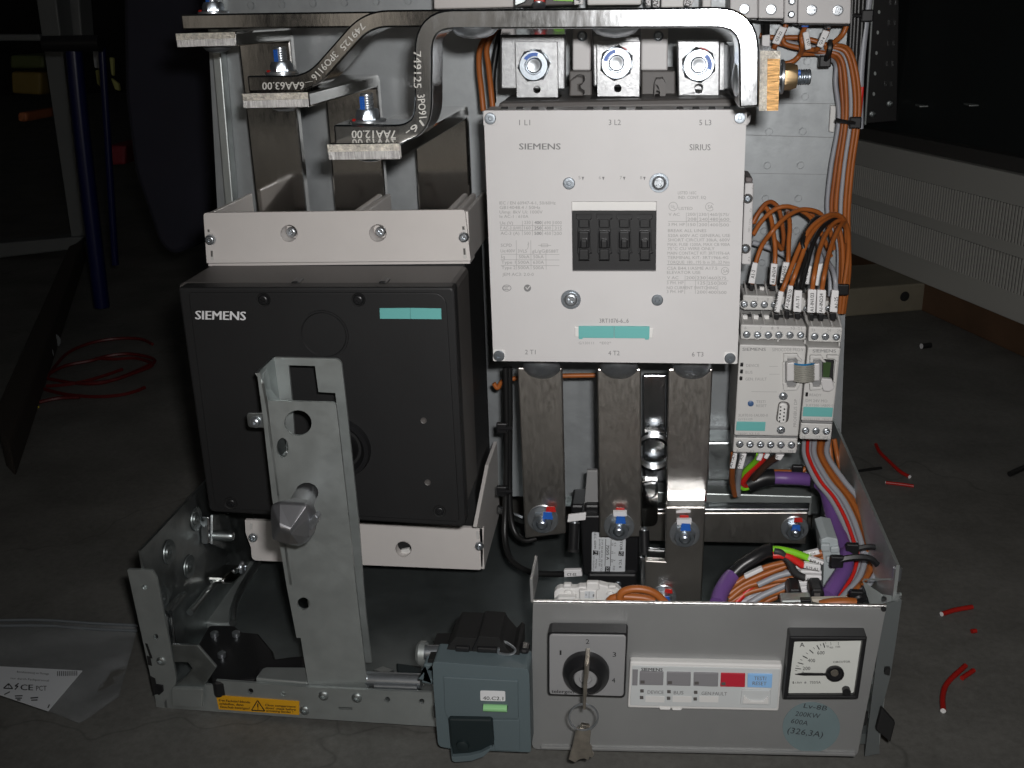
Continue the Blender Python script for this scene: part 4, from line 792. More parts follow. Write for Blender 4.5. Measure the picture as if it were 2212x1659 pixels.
for a, b_ in ((355, 545), (600, 660), (790, 802)): prism('gap_bridge', Z6((a if a != 355 else 345, 722), (a+12, 722), (a+12, 750), (a if a != 355 else 345, 750)), YM+.01, .01, SG, md, .0004)
prism('gap_bridge', Z6((548, 728), (660, 730), (640, 748), (560, 746)), YM+.012, .008, SG, md, .0004)
prism('row_lip', Z6((315, 1390), (745, 1398), (742, 1408), (312, 1402)), YM+.003, .005, mat('shade_grey_plastic', (.22, .22, .22), .5), md, .0004)
def fins(t, xs, y0, y1, Y, dx):
    for x in xs:
        solid('terminal_fin', [W(*Z6(x, y0), Y+.014), W(*Z6(x+14, y0), Y+.014), W(*Z6(x+14+dx, y1), Y), W(*Z6(x+dx, y1), Y)], (0, .012, 0), SG, t, .0006)
prism('wire_bay', Z6((345, 545), (800, 560), (806, 622), (345, 612)), YM+.028, .004, BKM, md); prism('wire_bay', Z6((362, 335), (795, 350), (796, 420), (362, 405)), YM+.062, .004, BKM, md)
fins(md, [345+i*75 for i in range(7)], 545, 615, YM+.008, 14); fins(md, [370+i*72 for i in range(6)], 332, 406, YM+.042, 12)
for x in (373, 450, 525): prism('bay_clamp', Z6((x-18, 548), (x+22, 550), (x+20, 578), (x-16, 576)), YM+.022, .004, WH, md, .0005)
prism('bay_clamp', Z6((478, 350), (512, 352), (510, 376), (480, 374)), YM+.056, .004, WH, md, .0005)
def mt(s, l, r, y, h, m=GRN, b_=0.0, t=None, y2=None, Y=YM): text(s, Z6(l, y), Z6(r, y2 or y), h*Z6.k, Y, m, t or fm, b_)
mt('SIEMENS', 358, 521, 796, 22, GRN, .014, y2=797); mt('SIMOCODE PRO V', 566, 785, 800, 24, GRL); mt('DEVICE', 384, 474, 909, 20, GRL); mt('BUS', 379, 428, 956, 20, GRL); mt('GEN. FAULT', 377, 527, 1004, 20, GRL)
mt('TEST/', 454, 522, 1162, 19, GRL); mt('RESET', 454, 527, 1190, 19, GRL); mt('3UF7010-1AU00-0', 328, 535, 1257, 19, GRL); mt('G/121129', 328, 428, 1282, 14, GRL); mt('*E09* V3.1.0', 326, 476, 1382, 13, GRL)
text('PROFIBUS DP', Z6(735, 1330), Z6(741, 1135), 22*Z6.k, YM, GRL, fm)
for s, l, r, y in (('6', 372, 386, 645), ('7', 479, 493, 647), ('8', 560, 574, 648), ('9', 599, 613, 648), ('10', 697, 724, 649), ('T1', 745, 772, 650)): mt(s, l, r, y, 20, GRL, Y=YM+.008)
for s, l, r, y in (('2', 456, 470, 445), ('3', 528, 541, 447), ('4', 568, 582, 450)): mt(s, l, r, y, 20, GRL, Y=YM+.042)
for s, l, r, y in (('A1', 313, 342, 1506), ('A2', 408, 438, 1508), ('A', 547, 562, 1510), ('B', 619, 633, 1511), ('SPE', 676, 716, 1512)): mt(s, l, r, y, 20, GRL, Y=YM+.006)
for q in ([(344, 880), (365, 880), (363, 908), (342, 907)], [(342, 928), (362, 928), (361, 956), (340, 955)], [(339, 976), (359, 977), (357, 1004), (336, 1003)]):
    prism('status_lamp', Z6(*q), YM-.0006, .0015, BK, md, .0003)
lathe('reset_button', W(*Z6(415, 1164), YM), AXF, [(.0021, -.0002), (.0021, .0008), (.0016, .0011), (0, .0011)], mat('slate_blue_button', (.06, .12, .25), .4), md, 18)
prism('turquoise_label', Z6((317, 1292), (520, 1296), (515, 1358), (312, 1355)), YM-.0008, .0008, TEAL, md, .0002)
# latch frames and socket
def latch(t, x, y, w_, h_, fl=1):
    P = lambda *q: Z6(*[(x+a*w_, y+b*h_) for a, b in q])
    prism('latch_frame', P((.05, 0), (.75, 0), (.75, .05), (1, .2), (.8, .2), (.62, .1), (.25, .1), (.22, .2), (.05, .22)), YM-.003, .003, SG, t, .0006)
    prism('latch_frame', P((0, .22), (.12, .22), (.12, .78), (0, .78)), YM-.002, .002, SG, t, .0005)
    prism('latch_frame', P((.0, .76), (.2, .78), (.25, .9), (.62, .9), (.7, .78), (.9, .8), (.72, .98), (.05, 1)), YM-.003, .003, SG, t, .0006)
    prism('latch_recess', P((.12, .12), (.75, .12), (.75, .88), (.12, .88)), YM-.0004, .0004, mat('shade_grey_plastic', (.22, .22, .22), .5), t)
    prism('connector_plug', P((.2, .25), (.62, .22), (.62, .72), (.2, .74)), YM-.007, .007, LG, t, .0008)
latch(md, 640, 818, 140, 262)
db = prism('serial_socket', rr([Z6(612, 1152), Z6(692, 1160), Z6(680, 1302), Z6(590, 1296)], 10), YM-.0015, .002, DG, md, .0006)
prism('socket_shell', rr([Z6(618, 1164), Z6(676, 1168), Z6(662, 1308), Z6(602, 1300)], 8), YM-.004, .003, WH, md, .0008)
for i in range(5): prism('pin_hole', circ(Z6(626-i*2.2, 1190+i*25), 1.9, 8), YM-.0042, .0004, BKM, md)
for i in range(4): prism('pin_hole', circ(Z6(652-i*2.2, 1205+i*25), 1.9, 8), YM-.0042, .0004, BKM, md)
for c in ((643, 1114), (627, 1350)): scr('washer', Z6(*c), 9.5, YM, md, ZN, 'washer'); scr('stud', Z6(*c), 5.5, YM, md, ZN, 'jack_screw', hs=.5)
line(Z6(545, 905), Z6(605, 905), .7, YM, GRL, fm); line(Z6(545, 960), Z6(618, 960), .7, YM, GRL, fm); line(Z6(420, 1082), Z6(600, 1084), .7, YM, GRL, fm)
# expansion
me_ = thing('expansion_module', 'narrow grey expansion module at the right of the wide motor control module', 'control module', tuple(W(1790, 950, YM)))
fe = prism('front_face', Z6((816, 772), (1046, 778), (990, 1292), (768, 1286)), YM+.0015, .05, SG, me_, .001)
prism('side_housing', Z6((828, 630), (1052, 640), (980, 1400), (768, 1400)), YM+.03, .07, SG, me_, .001)
term_row(me_, Z6((822, 626), (1062, 634), (1048, 740), (818, 734)), YM+.008, .03, SG, [(863, 697), (938, 698), (1014, 700)], 9.5)
term_row(me_, Z6((785, 440), (985, 450), (980, 530), (785, 526)), YM+.042, .03, SG, [(806, 505), (962, 500)], 9)
term_row(me_, Z6((768, 1300), (990, 1308), (978, 1422), (756, 1416)), YM+.006, .03, SG, [(800, 1355), (872, 1357), (945, 1360)], 9.5)
prism('dark_gap', Z6((820, 734), (1045, 740), (1042, 778), (818, 772)), YM+.02, .004, BKM, me_); prism('gap_bridge', Z6((880, 742), (950, 745), (935, 762), (890, 760)), YM+.012, .008, SG, me_, .0004); prism('gap_bridge', Z6((1030, 738), (1044, 738), (1040, 776), (1028, 776)), YM+.012, .008, SG, me_, .0004)
prism('wire_bay', Z6((822, 550), (1040, 560), (1055, 632), (822, 625)), YM+.028, .004, BKM, me_)
fins(me_, [822, 892, 962, 1022], 548, 632, YM+.008, 22)
prism('row_lip', Z6((775, 1286), (990, 1294), (988, 1308), (772, 1300)), YM+.003, .005, mat('shade_grey_plastic', (.22, .22, .22), .5), me_, .0004)
mt('SIEMENS', 849, 1012, 808, 22, GRN, .014, fe, 808, YM+.0015); mt('READY', 826, 910, 1113, 18, GRL, 0, fe, 1116, YM+.0015); mt('DM 24V MO', 800, 952, 1154, 20, GRL, 0, fe, 1158, YM+.0015); mt('3UF7300-1AB00-0', 800, 992, 1186, 17, GRL, 0, fe, 1188, YM+.0015); mt('G/121122  *E02*', 787, 980, 1280, 12, GRL, 0, fe, 1282, YM+.0015)
for s, l, r, y in (('23', 840, 866, 660), ('24', 948, 977, 663), ('25', 1018, 1047, 666)): mt(s, l, r, y, 19, GRL, 0, fe, y, YM+.008)
for s, l, r, y in (('26', 771, 799, 1408), ('27', 872, 902, 1411), ('SPE', 918, 960, 1413)): mt(s, l, r, y, 19, GRL, 0, fe, y, YM+.006)
prism('status_lamp', Z6((800, 1088), (818, 1089), (816, 1117), (798, 1116)), YM+.0008, .0015, BK, me_, .0003)
prism('turquoise_label', Z6((786, 1190), (992, 1196), (985, 1260), (778, 1255)), YM+.0006, .0008, TEAL, me_, .0002)
latch(me_, 825, 830, 120, 245)
prism('open_bay', Z6((910, 855), (1000, 860), (990, 1030), (900, 1020)), YM+.0008, .0006, BKM, me_); prism('circuit_board', Z6((925, 870), (978, 880), (965, 985), (920, 980)), YM+.0004, .0004, PCB, me_)
prism('latch_frame', Z6((950, 828), (1035, 830), (1032, 872), (1010, 870), (1000, 855), (950, 852)), YM-.003, .003, SG, me_, .0006); prism('latch_frame', Z6((1008, 870), (1026, 872), (1012, 1020), (994, 1018)), YM-.002, .002, SG, me_, .0005); prism('latch_frame', Z6((915, 990), (985, 995), (1005, 1060), (970, 1085), (925, 1080), (905, 1015)), YM-.004, .004, LG, me_, .0008)
# ribbon cable: ten strands
rb = thing('ribbon_cable', 'short grey ribbon cable with one blue strand joining the two control modules', 'cable', tuple(W(*Z6(790, 1020), YM)))
for i in range(10):
    y = 888+i*13.2
    tube('strand', [W(*Z6(722, y), YM-.0085), W(*Z6(745, y+4), YM-.011), W(*Z6(790, y+7), YM-.014), W(*Z6(835, y+2), YM-.011), W(*Z6(858, y-2), YM-.0075)], pxr(2.1, (1700, 800), YM), mat('ribbon_blue', (.02, .2, .45), .4) if i == 0 else mat('ribbon_grey', (.34, .33, .29), .45), rb, 5, 6)

# ---------------------------------------------------------------- devices along the top edge
r1 = thing('relay_block', 'pale blank block at the top edge above the left end of the front busbar', 'relay', tuple(W(1020, 12, .79)))
prism('housing', ZT((-10, -160), (628, -160), (630, 58), (-5, 72)), .77, .05, BG, r1, .001)
r2 = thing('relay_socket', 'white relay socket with a red cap at the top edge above the contactor', 'relay', tuple(W(1230, 10, .78)))
prism('housing', ZT((630, -150), (1110, -150), (1110, 40), (630, 55)), .775, .05, DG, r2, .001); prism('red_cap', ZT((790, -60), (882, -60), (880, 30), (795, 30)), .765, .012, RDW, r2, .001)
fix('dome', 'cap_screw', W(*ZT(835, 38), .766), (0, -.6, -1), .005, ZN, r2); prism('grey_panel', ZT((640, -60), (770, -60), (720, 20), (640, 50)), .768, .006, GV, r2, .0006)
prism('green_strip', ZT((950, -30), (1110, -30), (1110, 12), (950, 5)), .77, .003, GNW, r2)
r3 = thing('power_supply', 'bright white device at the top edge above the bend of the front busbar', 'power supply', tuple(W(1330, 10, .77)))
prism('housing', ZT((1218, -200), (1660, -200), (1655, 38), (1222, 42)), .768, .06, WH, r3, .001); prism('housing_wing', ZT((1808, -200), (2000, -200), (1995, 62), (1812, 62)), .768, .06, WH, r3, .001); prism('housing_wing', ZT((2140, -200), (2215, -200), (2215, 62), (2142, 62)), .768, .06, WH, r3, .001)
for i, (q, s, A, B_) in enumerate((([(1112, -80), (1190, -80), (1188, 40), (1115, 40)], '1-A2', (1170, 40), (1170, -40)), ([(1688, -80), (1732, -80), (1730, 55), (1690, 55)], 'P-2', (1722, 50), (1722, -20)), ([(1742, -80), (1805, -80), (1800, 58), (1745, 58)], 'A2-1', (1788, 55), (1788, -30)), ([(2008, -40), (2075, -10), (2055, 62), (1990, 40)], 'Q2-22', (2040, 55), (2065, -40)))):
    t_ = tag(prism('wire_tag', ZT(*q), .755, .004, TAG, None, .0008), ['white wire tag ending in A2 at the top edge left of the bright white device', 'white wire tag ending in 2 at the top edge right of the bright white device', 'white wire tag reading A2 at the top edge, second right of the bright white device', 'slanted wire tag reading 22 at the top edge near the busbar bend'][i], 'wire tag', 'wire tags along the top edge'); text(s, ZT(*A), ZT(*B_), 42*ZT.k, .755, BKP, t_, .02)
def module(name, label, poly, Y, scs, r, ledge):
    t = thing(name, label, 'terminal module', tuple(W(*poly[-1], Y))); prism('housing', poly, Y, .045, LG, t, .0008)
    for c in scs: scr('flat_cross' if r > 9 else 'pan_cross', ZU(*c), r, Y-.0002, t, ZN, hs=1.5)
    for q in ledge: prism('dark_ledge', ZU(*q), Y+.008, .03, BK, t, .0006)
    return t
module('terminal_module', 'leftmost pale terminal module at the top, one screw showing beside the busbar bend', [ZU(-10, -300), ZU(338, -300), ZU(338, 228), ZU(-10, 225)], .775, [(168, 112)], 11.5, [[(240, 225), (330, 228), (330, 262), (250, 258)]])
module('terminal_module', 'pale one screw terminal module just left of the narrow two screw module', [ZU(342, -300), ZU(665, -300), ZU(664, 232), ZU(342, 230)], .775, [(502, 118)], 11.5, [[(335, 230), (662, 236), (680, 275), (335, 268)]])
module('terminal_module', 'narrow pale module with two small screws one above the other at the top', [ZU(668, -300), ZU(838, -300), ZU(828, 285), ZU(662, 285)], .77, [(758, 18), (750, 180)], 8, [[(690, 283), (800, 285), (795, 300), (690, 298)]])
module('terminal_module', 'pale terminal module with two large screws at the top right beside the black cables', [ZU(842, -300), ZU(1505, -300), ZU(1490, 296), ZU(832, 290)], .775, [(1005, 125), (1330, 130)], 11.5, [[(830, 290), (1490, 296), (1480, 325), (835, 318)], [(1235, 250), (1415, 255), (1412, 300), (1230, 295)]])

# ---------------------------------------------------------------- painted control panel with its instruments
cp = thing('control_panel', 'grey painted sheet panel standing at the front right with a key switch, keypad and ammeter', 'panel', tuple(W(1510, 1625, YF)))
YPn = YF-.003
pp = [B1(108, 168), B1(1000, 178), B1(2088, 196), B1(1925, 1028), B1(150, 990), B1(108, 985), B1(92, 900)]
prism('painted_sheet', rr(pp, [2, 0, 2, 12, 4, 8, 3]), YPn, .0025, PT, cp, .0008)
prism('side_fold', rr([B1(90, 35), B1(107, 40), B1(112, 170), B1(96, 165)], 2), YPn+.001, .03, PT, cp, .0008)
prism('bottom_fold', B1((150, 974), (1920, 1012), (1915, 1032), (150, 992)), YPn-.002, .004, PT, cp, .0008)
bt = [W(*B1(110, 166), YPn), W(*B1(2086, 194), YPn)]
tube('top_edge', [bt[0]+Vector((0, .001, .0004)), bt[1]+Vector((0, .001, .0004))], .0012, mat('bare_steel_edge', (.75, .74, .72), .3, 1.0, var=.3, vscale=300, bump=.6, bscale=400), cp, 2, 8)
prism('notch_hole', circ(B1(2072, 203), 6, 12), YPn-.0003, .0003, BKM, cp)
def pin(c, r, m): return prism('panel_speck', circ(B1(*c), r, 8), YPn-.0003, .0003, m, cp)
# round sticker
st = prism('round_sticker', circ(B1(1667, 865), 62, 40, 54), YPn-.0004, .0004, STK, cp)
YS = YPn-.0004
for s, A, B_, h in (('Lv-8B', (1622, 755), (1752, 772), 26), ('200KW', (1575, 800), (1712, 815), 26), ('600A', (1550, 840), (1645, 855), 26), ('(326,3A)', (1530, 895), (1728, 922), 32)): text(s, B1(*A), B1(*B_), h*B1.k, YS, INK, st, .0, 'handwriting', .2)
# key switch
ks = thing('key_switch', 'square four position key switch with a black ring on the painted panel, key inserted', 'switch', tuple(W(1267, 1430, YPn)))
YKs = YPn-.013
def rr4(q, r): return rr([B1(*p) for p in q], r)
prism('bezel', rr4(((190, 338), (640, 345), (626, 704), (190, 690)), 8), YKs, .013, BK, ks, .002)
kp = prism('legend_plate', rr4(((200, 346), (630, 352), (615, 692), (200, 680)), 7), YKs-.0008, .0014, SLV, ks, .0004)
cc = B1(407, 545); R1 = pxr(50.5, cc, YKs); R2 = pxr(25, cc, YKs)
lathe('rotary_ring', W(*cc, YKs), AXF, [(R1, 0), (R1, .004), (R1*.96, .006), (R1*.7, .011), (R2*1.1, .011), (R2, .009), (R2, .0)], BK, ks, 40)
lathe('lock_cylinder', W(*cc, YKs), AXF, [(R2*1.02, .0), (R2*1.02, .0085), (R2*.92, .0095), (R2*.55, .0095), (R2*.5, .008), (0, .008)], SLV, ks, 32)
for s, l, r, y in (('1', 258, 268, 460), ('2', 404, 424, 398), ('3', 555, 574, 470), ('4', 550, 569, 615)): text(s, B1(l, y), B1(r, y), 26*B1.k, YKs-.0008, BKP, kp)
text('telergon', B1(212, 672), B1(338, 675), 18*B1.k, YKs-.0008, BKP, kp, .02)
key1 = thing('key', 'nickel key standing in the cylinder of the square switch', 'key', tuple(W(*B1(405, 560), YKs-.01)))
prism('bow', rr4(((398, 517), (418, 517), (412, 640), (403, 770), (388, 768), (388, 640)), 3), YKs-.030, .003, NICK, key1, .0006)
prism('blade', rr4(((396, 520), (420, 520), (418, 600), (394, 600)), 2), YKs-.028, .018, NICK, key1, .0005)
ring_o = thing('key_ring', 'thin wire split ring hanging from the inserted key', 'ring', tuple(W(*B1(392, 890), YKs-.024)))
for dy, dp in ((0, 0), (3, .0012)):
    c0 = B1(392, 806+dy); P = [W(c0[0]+31*math.cos(t), c0[1]+28*math.sin(t), YKs-.026+dp) for t in [2*math.pi*i/40 for i in range(41)]]
    tube('wire_turn', P, .00055, ZN, ring_o, 1, 6)
key2 = tag(prism('key', [B1(*p) for p in ((378, 850), (425, 858), (432, 900), (425, 965), (440, 985), (437, 1005), (450, 1020), (440, 1035), (425, 1030), (420, 1050), (395, 1040), (370, 1045), (345, 1062), (308, 1045), (328, 980), (345, 900))], YKs-.024, .0024, NICK, None, .0006, holes=[circ(B1(400, 868), 3.2, 10)]), 'spare nickel key hanging from the split ring below the switch', 'key')
# keypad / operator panel
op = thing('operator_panel', 'long pale operator keypad with grey, red and pale blue keys on the painted panel', 'keypad', tuple(W(1525, 1535, YPn)))
YO = YPn-.005
of = prism('frame', rr4(((652, 498), (1506, 518), (1484, 776), (638, 757)), 5), YO, .006, WH, op, .0014)
prism('key_field', rr4(((664, 520), (1494, 540), (1476, 760), (652, 742)), 4), YO-.0006, .002, PNL, op, .0003); YO2 = YO-.0006
prism('corner_tab', rr4(((666, 541), (697, 542), (693, 631), (664, 630)), 1), YO2-.0003, .0004, BTN, op)
for q, m in (([(707, 553), (840, 557), (837, 631), (704, 628)], BTN), ([(858, 557), (993, 560), (991, 634), (857, 631)], BTN), ([(1009, 560), (1147, 563), (1144, 638), (1007, 634)], BTN), ([(1161, 563), (1298, 566), (1295, 641), (1157, 638)], BTR), ([(1312, 567), (1450, 570), (1446, 645), (1309, 641)], BTB)):
    b_ = prism('key_button', rr4(q, 1.5), YO2-.0010, .0012, m, op, .0003)
    if m is BTB:
        text('TEST/', B1(1346, 600), B1(1416, 602), 20*B1.k, YO2-.001, GRN, b_, .01); text('RESET', B1(1338, 628), B1(1416, 630), 20*B1.k, YO2-.001, GRN, b_, .01)
    else: prism('key_lamp', Z_ := [(p[0], p[1]) for p in rr4(((q[3][0]+6, q[3][1]-24), (q[3][0]+30, q[3][1]-24), (q[3][0]+30, q[3][1]-8), (q[3][0]+6, q[3][1]-8)), .5)], YO2-.0012, .0003, DG, b_)
text('SIEMENS', B1(715, 549), B1(834, 551), 17*B1.k, YO2, BKP, of, .03); text('DEVICE', B1(750, 677), B1(840, 679), 19*B1.k, YO2, GRN, of, .01); text('BUS', B1(897, 680), B1(951, 681), 19*B1.k, YO2, GRN, of, .01); text('GEN.FAULT', B1(1052, 684), B1(1195, 687), 19*B1.k, YO2, GRN, of, .01)
for c in ((719, 663), (870, 667), (1020, 671), (717, 700), (868, 704), (1017, 708)): prism('status_lamp', [B1(c[0]+a, c[1]+b) for a, b in ((-10, -8), (10, -8), (10, 8), (-10, 8))], YO2-.0006, .0008, DG, op, .0002)
for a in (738, 890, 1040): prism('label_window', rr4(((a, 690), (a+108, 693), (a+106, 726), (a, 723)), 1), YO2-.0003, .0004, WH, op)
prism('port_cover', rr4(((1278, 655), (1442, 660), (1438, 742), (1268, 738)), 5), YO2-.0012, .0016, PNL, op, .0004); prism('port_finger_grip', rr4(((1290, 690), (1322, 718), (1400, 720), (1428, 695), (1428, 735), (1282, 732)), 3), YO2-.0022, .002, WH, op, .0006)
for q in ([(815, 758), (880, 760), (875, 770), (820, 769)], [(885, 762), (945, 764), (935, 773), (890, 772)]): prism('frame_latch', B1(*q), YO-.001, .003, WH, op, .0006)
# ammeter
am = thing('ammeter', 'square black framed ammeter with a white dial at the right of the painted panel', 'ammeter', tuple(W(1785, 1510, YPn)))
YA = YPn-.010
o_ = [ZA(140, 240), ZA(1630, 250), ZA(1455, 1440), ZA(15, 1442)]; i_ = [ZA(238, 345), ZA(1532, 325), ZA(1378, 1370), ZA(115, 1372)]
prism('black_frame', o_, YA, .013, BK, am, .001, holes=[i_]); dl = prism('dial', ZA((190, 290), (1580, 280), (1420, 1410), (80, 1410)), YA+.003, .003, DIAL, am); YD = YA+.003
def am_t(s, A, B_, h, b_=0): text(s, ZA(*A), ZA(*B_), h*ZA.k, YD, BKP, dl, b_)
am_t('A', (333, 437), (428, 437), 85); am_t('200', (392, 876), (535, 876), 66); am_t('400', (488, 725), (628, 725), 66); am_t('600', (668, 578), (810, 578), 66); am_t('0', (380, 935), (412, 935), 30); am_t('750', (838, 440), (888, 440), 34); am_t('900', (905, 465), (972, 462), 34); am_t('1500', (1020, 450), (1105, 446), 34)
am_t('CIRCUTOR', (975, 742), (1300, 735), 38, .01); am_t('750/5A', (530, 1138), (735, 1132), 48); am_t('1.5kV', (245, 1132), (380, 1132), 34)
for a, b_, wd in (((243, 885), (287, 888), 1), ((248, 843), (360, 855), 1.6), ((262, 795), (318, 803), 1), ((295, 733), (405, 763), 1.8), ((340, 670), (384, 690), 1), ((393, 606), (485, 655), 2), ((452, 545), (493, 570), 1), ((520, 490), (595, 555), 2), ((593, 443), (622, 475), 1), ((660, 402), (710, 485), 2), ((722, 378), (742, 415), 1), ((782, 360), (812, 447), 2), ((825, 345), (835, 378), .8), ((925, 340), (932, 400), .8), ((1072, 340), (1070, 400), .8)): line(ZA(*a), ZA(*b_), wd, YD, BKP, dl)
flat(ZA((200, 1095), (225, 1090), (215, 1115), (228, 1135), (200, 1135)), YD, BKP, dl)
stp = [(ZA(440, 1115)[0]+(3.4 if i % 2 == 0 else 1.5)*math.sin(math.pi*i/5), ZA(440, 1115)[1]-(3.4 if i % 2 == 0 else 1.5)*math.cos(math.pi*i/5)) for i in range(10)]; flat(stp, YD, GRN, dl)
prism('pointer', ZA((240, 962), (400, 935), (1000, 948), (1000, 985), (400, 985)), YD-.0016, .0008, BK, am, .0002)
cc = ZA(1000, 930); lathe('pointer_hub', W(*cc, YD), AXF, [(pxr(20, cc, YD), 0), (pxr(20, cc, YD), .0015), (pxr(17, cc, YD), .0018), (pxr(16, cc, YD), .0010), (pxr(11, cc, YD), .0008), (pxr(10, cc, YD), .0022), (0, .0022)], BK, am, 28)
lathe('hub_screw', W(*cc, YD-.0021), AXF, [(pxr(9, cc, YD), 0), (pxr(8, cc, YD), .0005), (0, .0006)], NICK, am, 20)
cc = ZA(1215, 1240); lathe('zero_adjuster', W(*cc, YD), AXF, [(pxr(9, cc, YD), 0), (pxr(9, cc, YD), .003), (0, .0032)], BK, am, 18)

# ---------------------------------------------------------------- interlock handle
ih = thing('interlock_handle', 'blue grey plastic interlock handle with a white 40.C2.1 label at the front centre', 'handle', tuple(W(1045, 1630, YF-.02)))
YI = YF-.020
body = rr([ZK(432, 432), ZK(1320, 500), ZK(1548, 520), ZK(1568, 1482), ZK(1130, 1465), ZK(640, 1438), ZK(496, 1410), ZK(440, 705)], [8, 0, 12, 6, 0, 0, 10, 2])
hole = [ZK(610, 1085), ZK(1070, 1105), ZK(1118, 1092), ZK(1140, 1385), ZK(1105, 1440), ZK(640, 1420)]
prism('housing', body, YI, .02, BLG, ih, .0018, holes=[hole])
prism('raised_panel', rr([ZK(556, 610), ZK(1418, 655), ZK(1422, 1100), ZK(1120, 1090), ZK(1070, 1102), ZK(600, 1082), ZK(570, 1000)], 3), YI-.0012, .002, BLG, ih, .0006)
prism('raised_panel', rr([ZK(1125, 1108), ZK(1436, 1108), ZK(1440, 1470), ZK(1145, 1455)], 3), YI-.0008, .001, BLG, ih, .0004)
prism('handle_recess', ZK((590, 1070), (1130, 1080), (1150, 1450), (620, 1445)), YI+.012, .003, DTL, ih)
hl = [ZK(612, 1088), ZK(1116, 1098), ZK(1140, 1385), ZK(1090, 1435), ZK(980, 1490), ZK(850, 1520), ZK(660, 1535), ZK(640, 1420)]
prism('handle_lever', hl, YI-.004, .008, DTL, ih, .0015)
prism('lever_rim', ZK((640, 1440), (660, 1535), (850, 1520), (980, 1490), (1090, 1435), (1115, 1440), (1020, 1530), (880, 1580), (690, 1595), (655, 1575)), YI-.007, .012, BLG, ih, .0012)
lathe('lever_boss', W(*ZK(780, 1400), YI-.004), AXF, [(.0045, 0), (.004, .0015), (.0025, .0022), (0, .002)], DTL, ih, 18)
lw = prism('white_label', rr([ZK(982, 768), ZK(1270, 775), ZK(1272, 890), ZK(984, 882)], 3), YI-.0016, .0005, WHP, ih)
text('40.C2.1', ZK(1012, 872), ZK(1248, 878), 40*ZK.k, YI-.0016, BKP, lw, .012)
va, vb = W(*ZK(1022, 962), YI-.002), W(*ZK(1296, 972), YI-.002); tube('green_vial', [va, vb], .0024, VIAL, ih, 2, 14); prism('vial_bezel', rr([ZK(1010, 925), ZK(1305, 938), ZK(1300, 1005), ZK(1008, 992)], 3), YI-.0014, .0006, DTL, ih)
prism('side_slot', ZK((440, 945), (465, 950), (470, 1080), (448, 1080)), YI+.001, .004, BKM, ih)
prism('left_wing', ZK((300, 620), (440, 640), (440, 700), (305, 680), (330, 460), (436, 470)), YI+.012, .01, BLG, ih, .001)
YI2 = YI+.014
prism('carriage', rr([ZK(555, 405), ZK(590, 300), ZK(690, 150), ZK(945, 165), ZK(970, 140), ZK(1200, 158), ZK(1228, 215), ZK(1340, 345), ZK(1400, 275), ZK(1435, 300), ZK(1438, 480), ZK(1405, 490), ZK(1300, 470), ZK(980, 455), ZK(370, 470), ZK(380, 405)], 2), YI2, .03, BKM, ih, .0015)
prism('carriage_rib', ZK((690, 258), (860, 268), (858, 330), (690, 322)), YI2-.002, .004, BK, ih, .001); prism('carriage_rib', ZK((940, 270), (1180, 280), (1180, 340), (940, 332)), YI2-.002, .004, BK, ih, .001); prism('carriage_rib', ZK((880, 300), (950, 150), (975, 140), (910, 310)), YI2-.002, .004, BK, ih, .001)
prism('carriage_pin', ZK((1430, 288), (1545, 300), (1543, 360), (1430, 350)), YI2-.002, .01, BK, ih, .002)
tube('lock_shaft', [W(*ZK(290, 325), YI2+.012), W(*ZK(600, 318), YI2+.012)], pxr(15, ZK(400, 320), YI2), ZN, ih, 2, 18)
lathe('shaft_collar', W(*ZK(290, 330), YI2+.012), (-1, 0, 0), [(.0078, -.004), (.0078, .0), (.006, .002), (0, .002)], GVD, ih, 18)
tube('wire_clip', [W(*ZK(1195, 275), YI2-.001), W(*ZK(1200, 335), YI2-.001), W(*ZK(1340, 345), YI2-.002), W(*ZK(1385, 290), YI2), W(*ZK(1290, 215), YI2+.004), W(*ZK(1235, 200), YI2+.004)], .0009, ZN, ih, 5, 6)

# ---------------------------------------------------------------- folded post with the die-cast grip
po = thing('mounting_post', 'tall folded galvanised post with round holes standing in front of the breaker cover', 'bracket', tuple(W(730, 1480, YF+.008)))
Yp1, Yp0 = YF+.020, YF+.048
bkp = rr([ZP(258, 68), ZP(700, 78), ZP(730, 105), ZP(775, 500), ZP(850, 1200), ZP(884, 1660), Z7(1100, 970), Z7(1126, 1190), ZP(553, 2203), ZP(478, 1659), ZP(300, 372)], [2, 6, 6, 0, 0, 0, 0, 0, 0, 0, 0])
prism('back_sheet', bkp, Yp0, .002, GVD, po, holes=[ZP((360, 123), (545, 128), (570, 310), (688, 318), (745, 900), (420, 900), (385, 372))])
fl = [W(*ZP(258, 68), Yp0), W(*ZP(300, 372), Yp0), W(*ZP(478, 1659), Yp0), W(*ZP(385, 1659), Yp1), W(*ZP(213, 370), Yp1), W(*ZP(190, 250), Yp1), W(*ZP(145, 178), Yp1+.002)]
solid('left_flange', [fl[0], fl[1], fl[4], fl[5], fl[6]], (-.0018, 0, 0), GV, po); solid('left_flange', [fl[1], fl[2], fl[3], fl[4]], (-.0018, 0, 0), GV, po)
solid('flange_lip', [W(*ZP(*p), Yp1) for p in ((140, 180), (160, 175), (200, 400), (262, 780), (385, 1659), (345, 1659), (245, 1050), (180, 480))], (0, .002, 0), GVD, po)
prism('flange_lip', [ZP(345, 1659), ZP(387, 1659), Z7(822, 1080), Z7(792, 1080)], Yp1+.0005, .002, GVD, po)
fp = rr([ZP(213, 371), ZP(690, 385), ZP(720, 640), ZP(772, 1110), ZP(830, 1659), Z7(1108, 1308), Z7(845, 1295), ZP(385, 1659), ZP(262, 780)], [1, 9, 0, 0, 0, 0, 0, 0, 0])
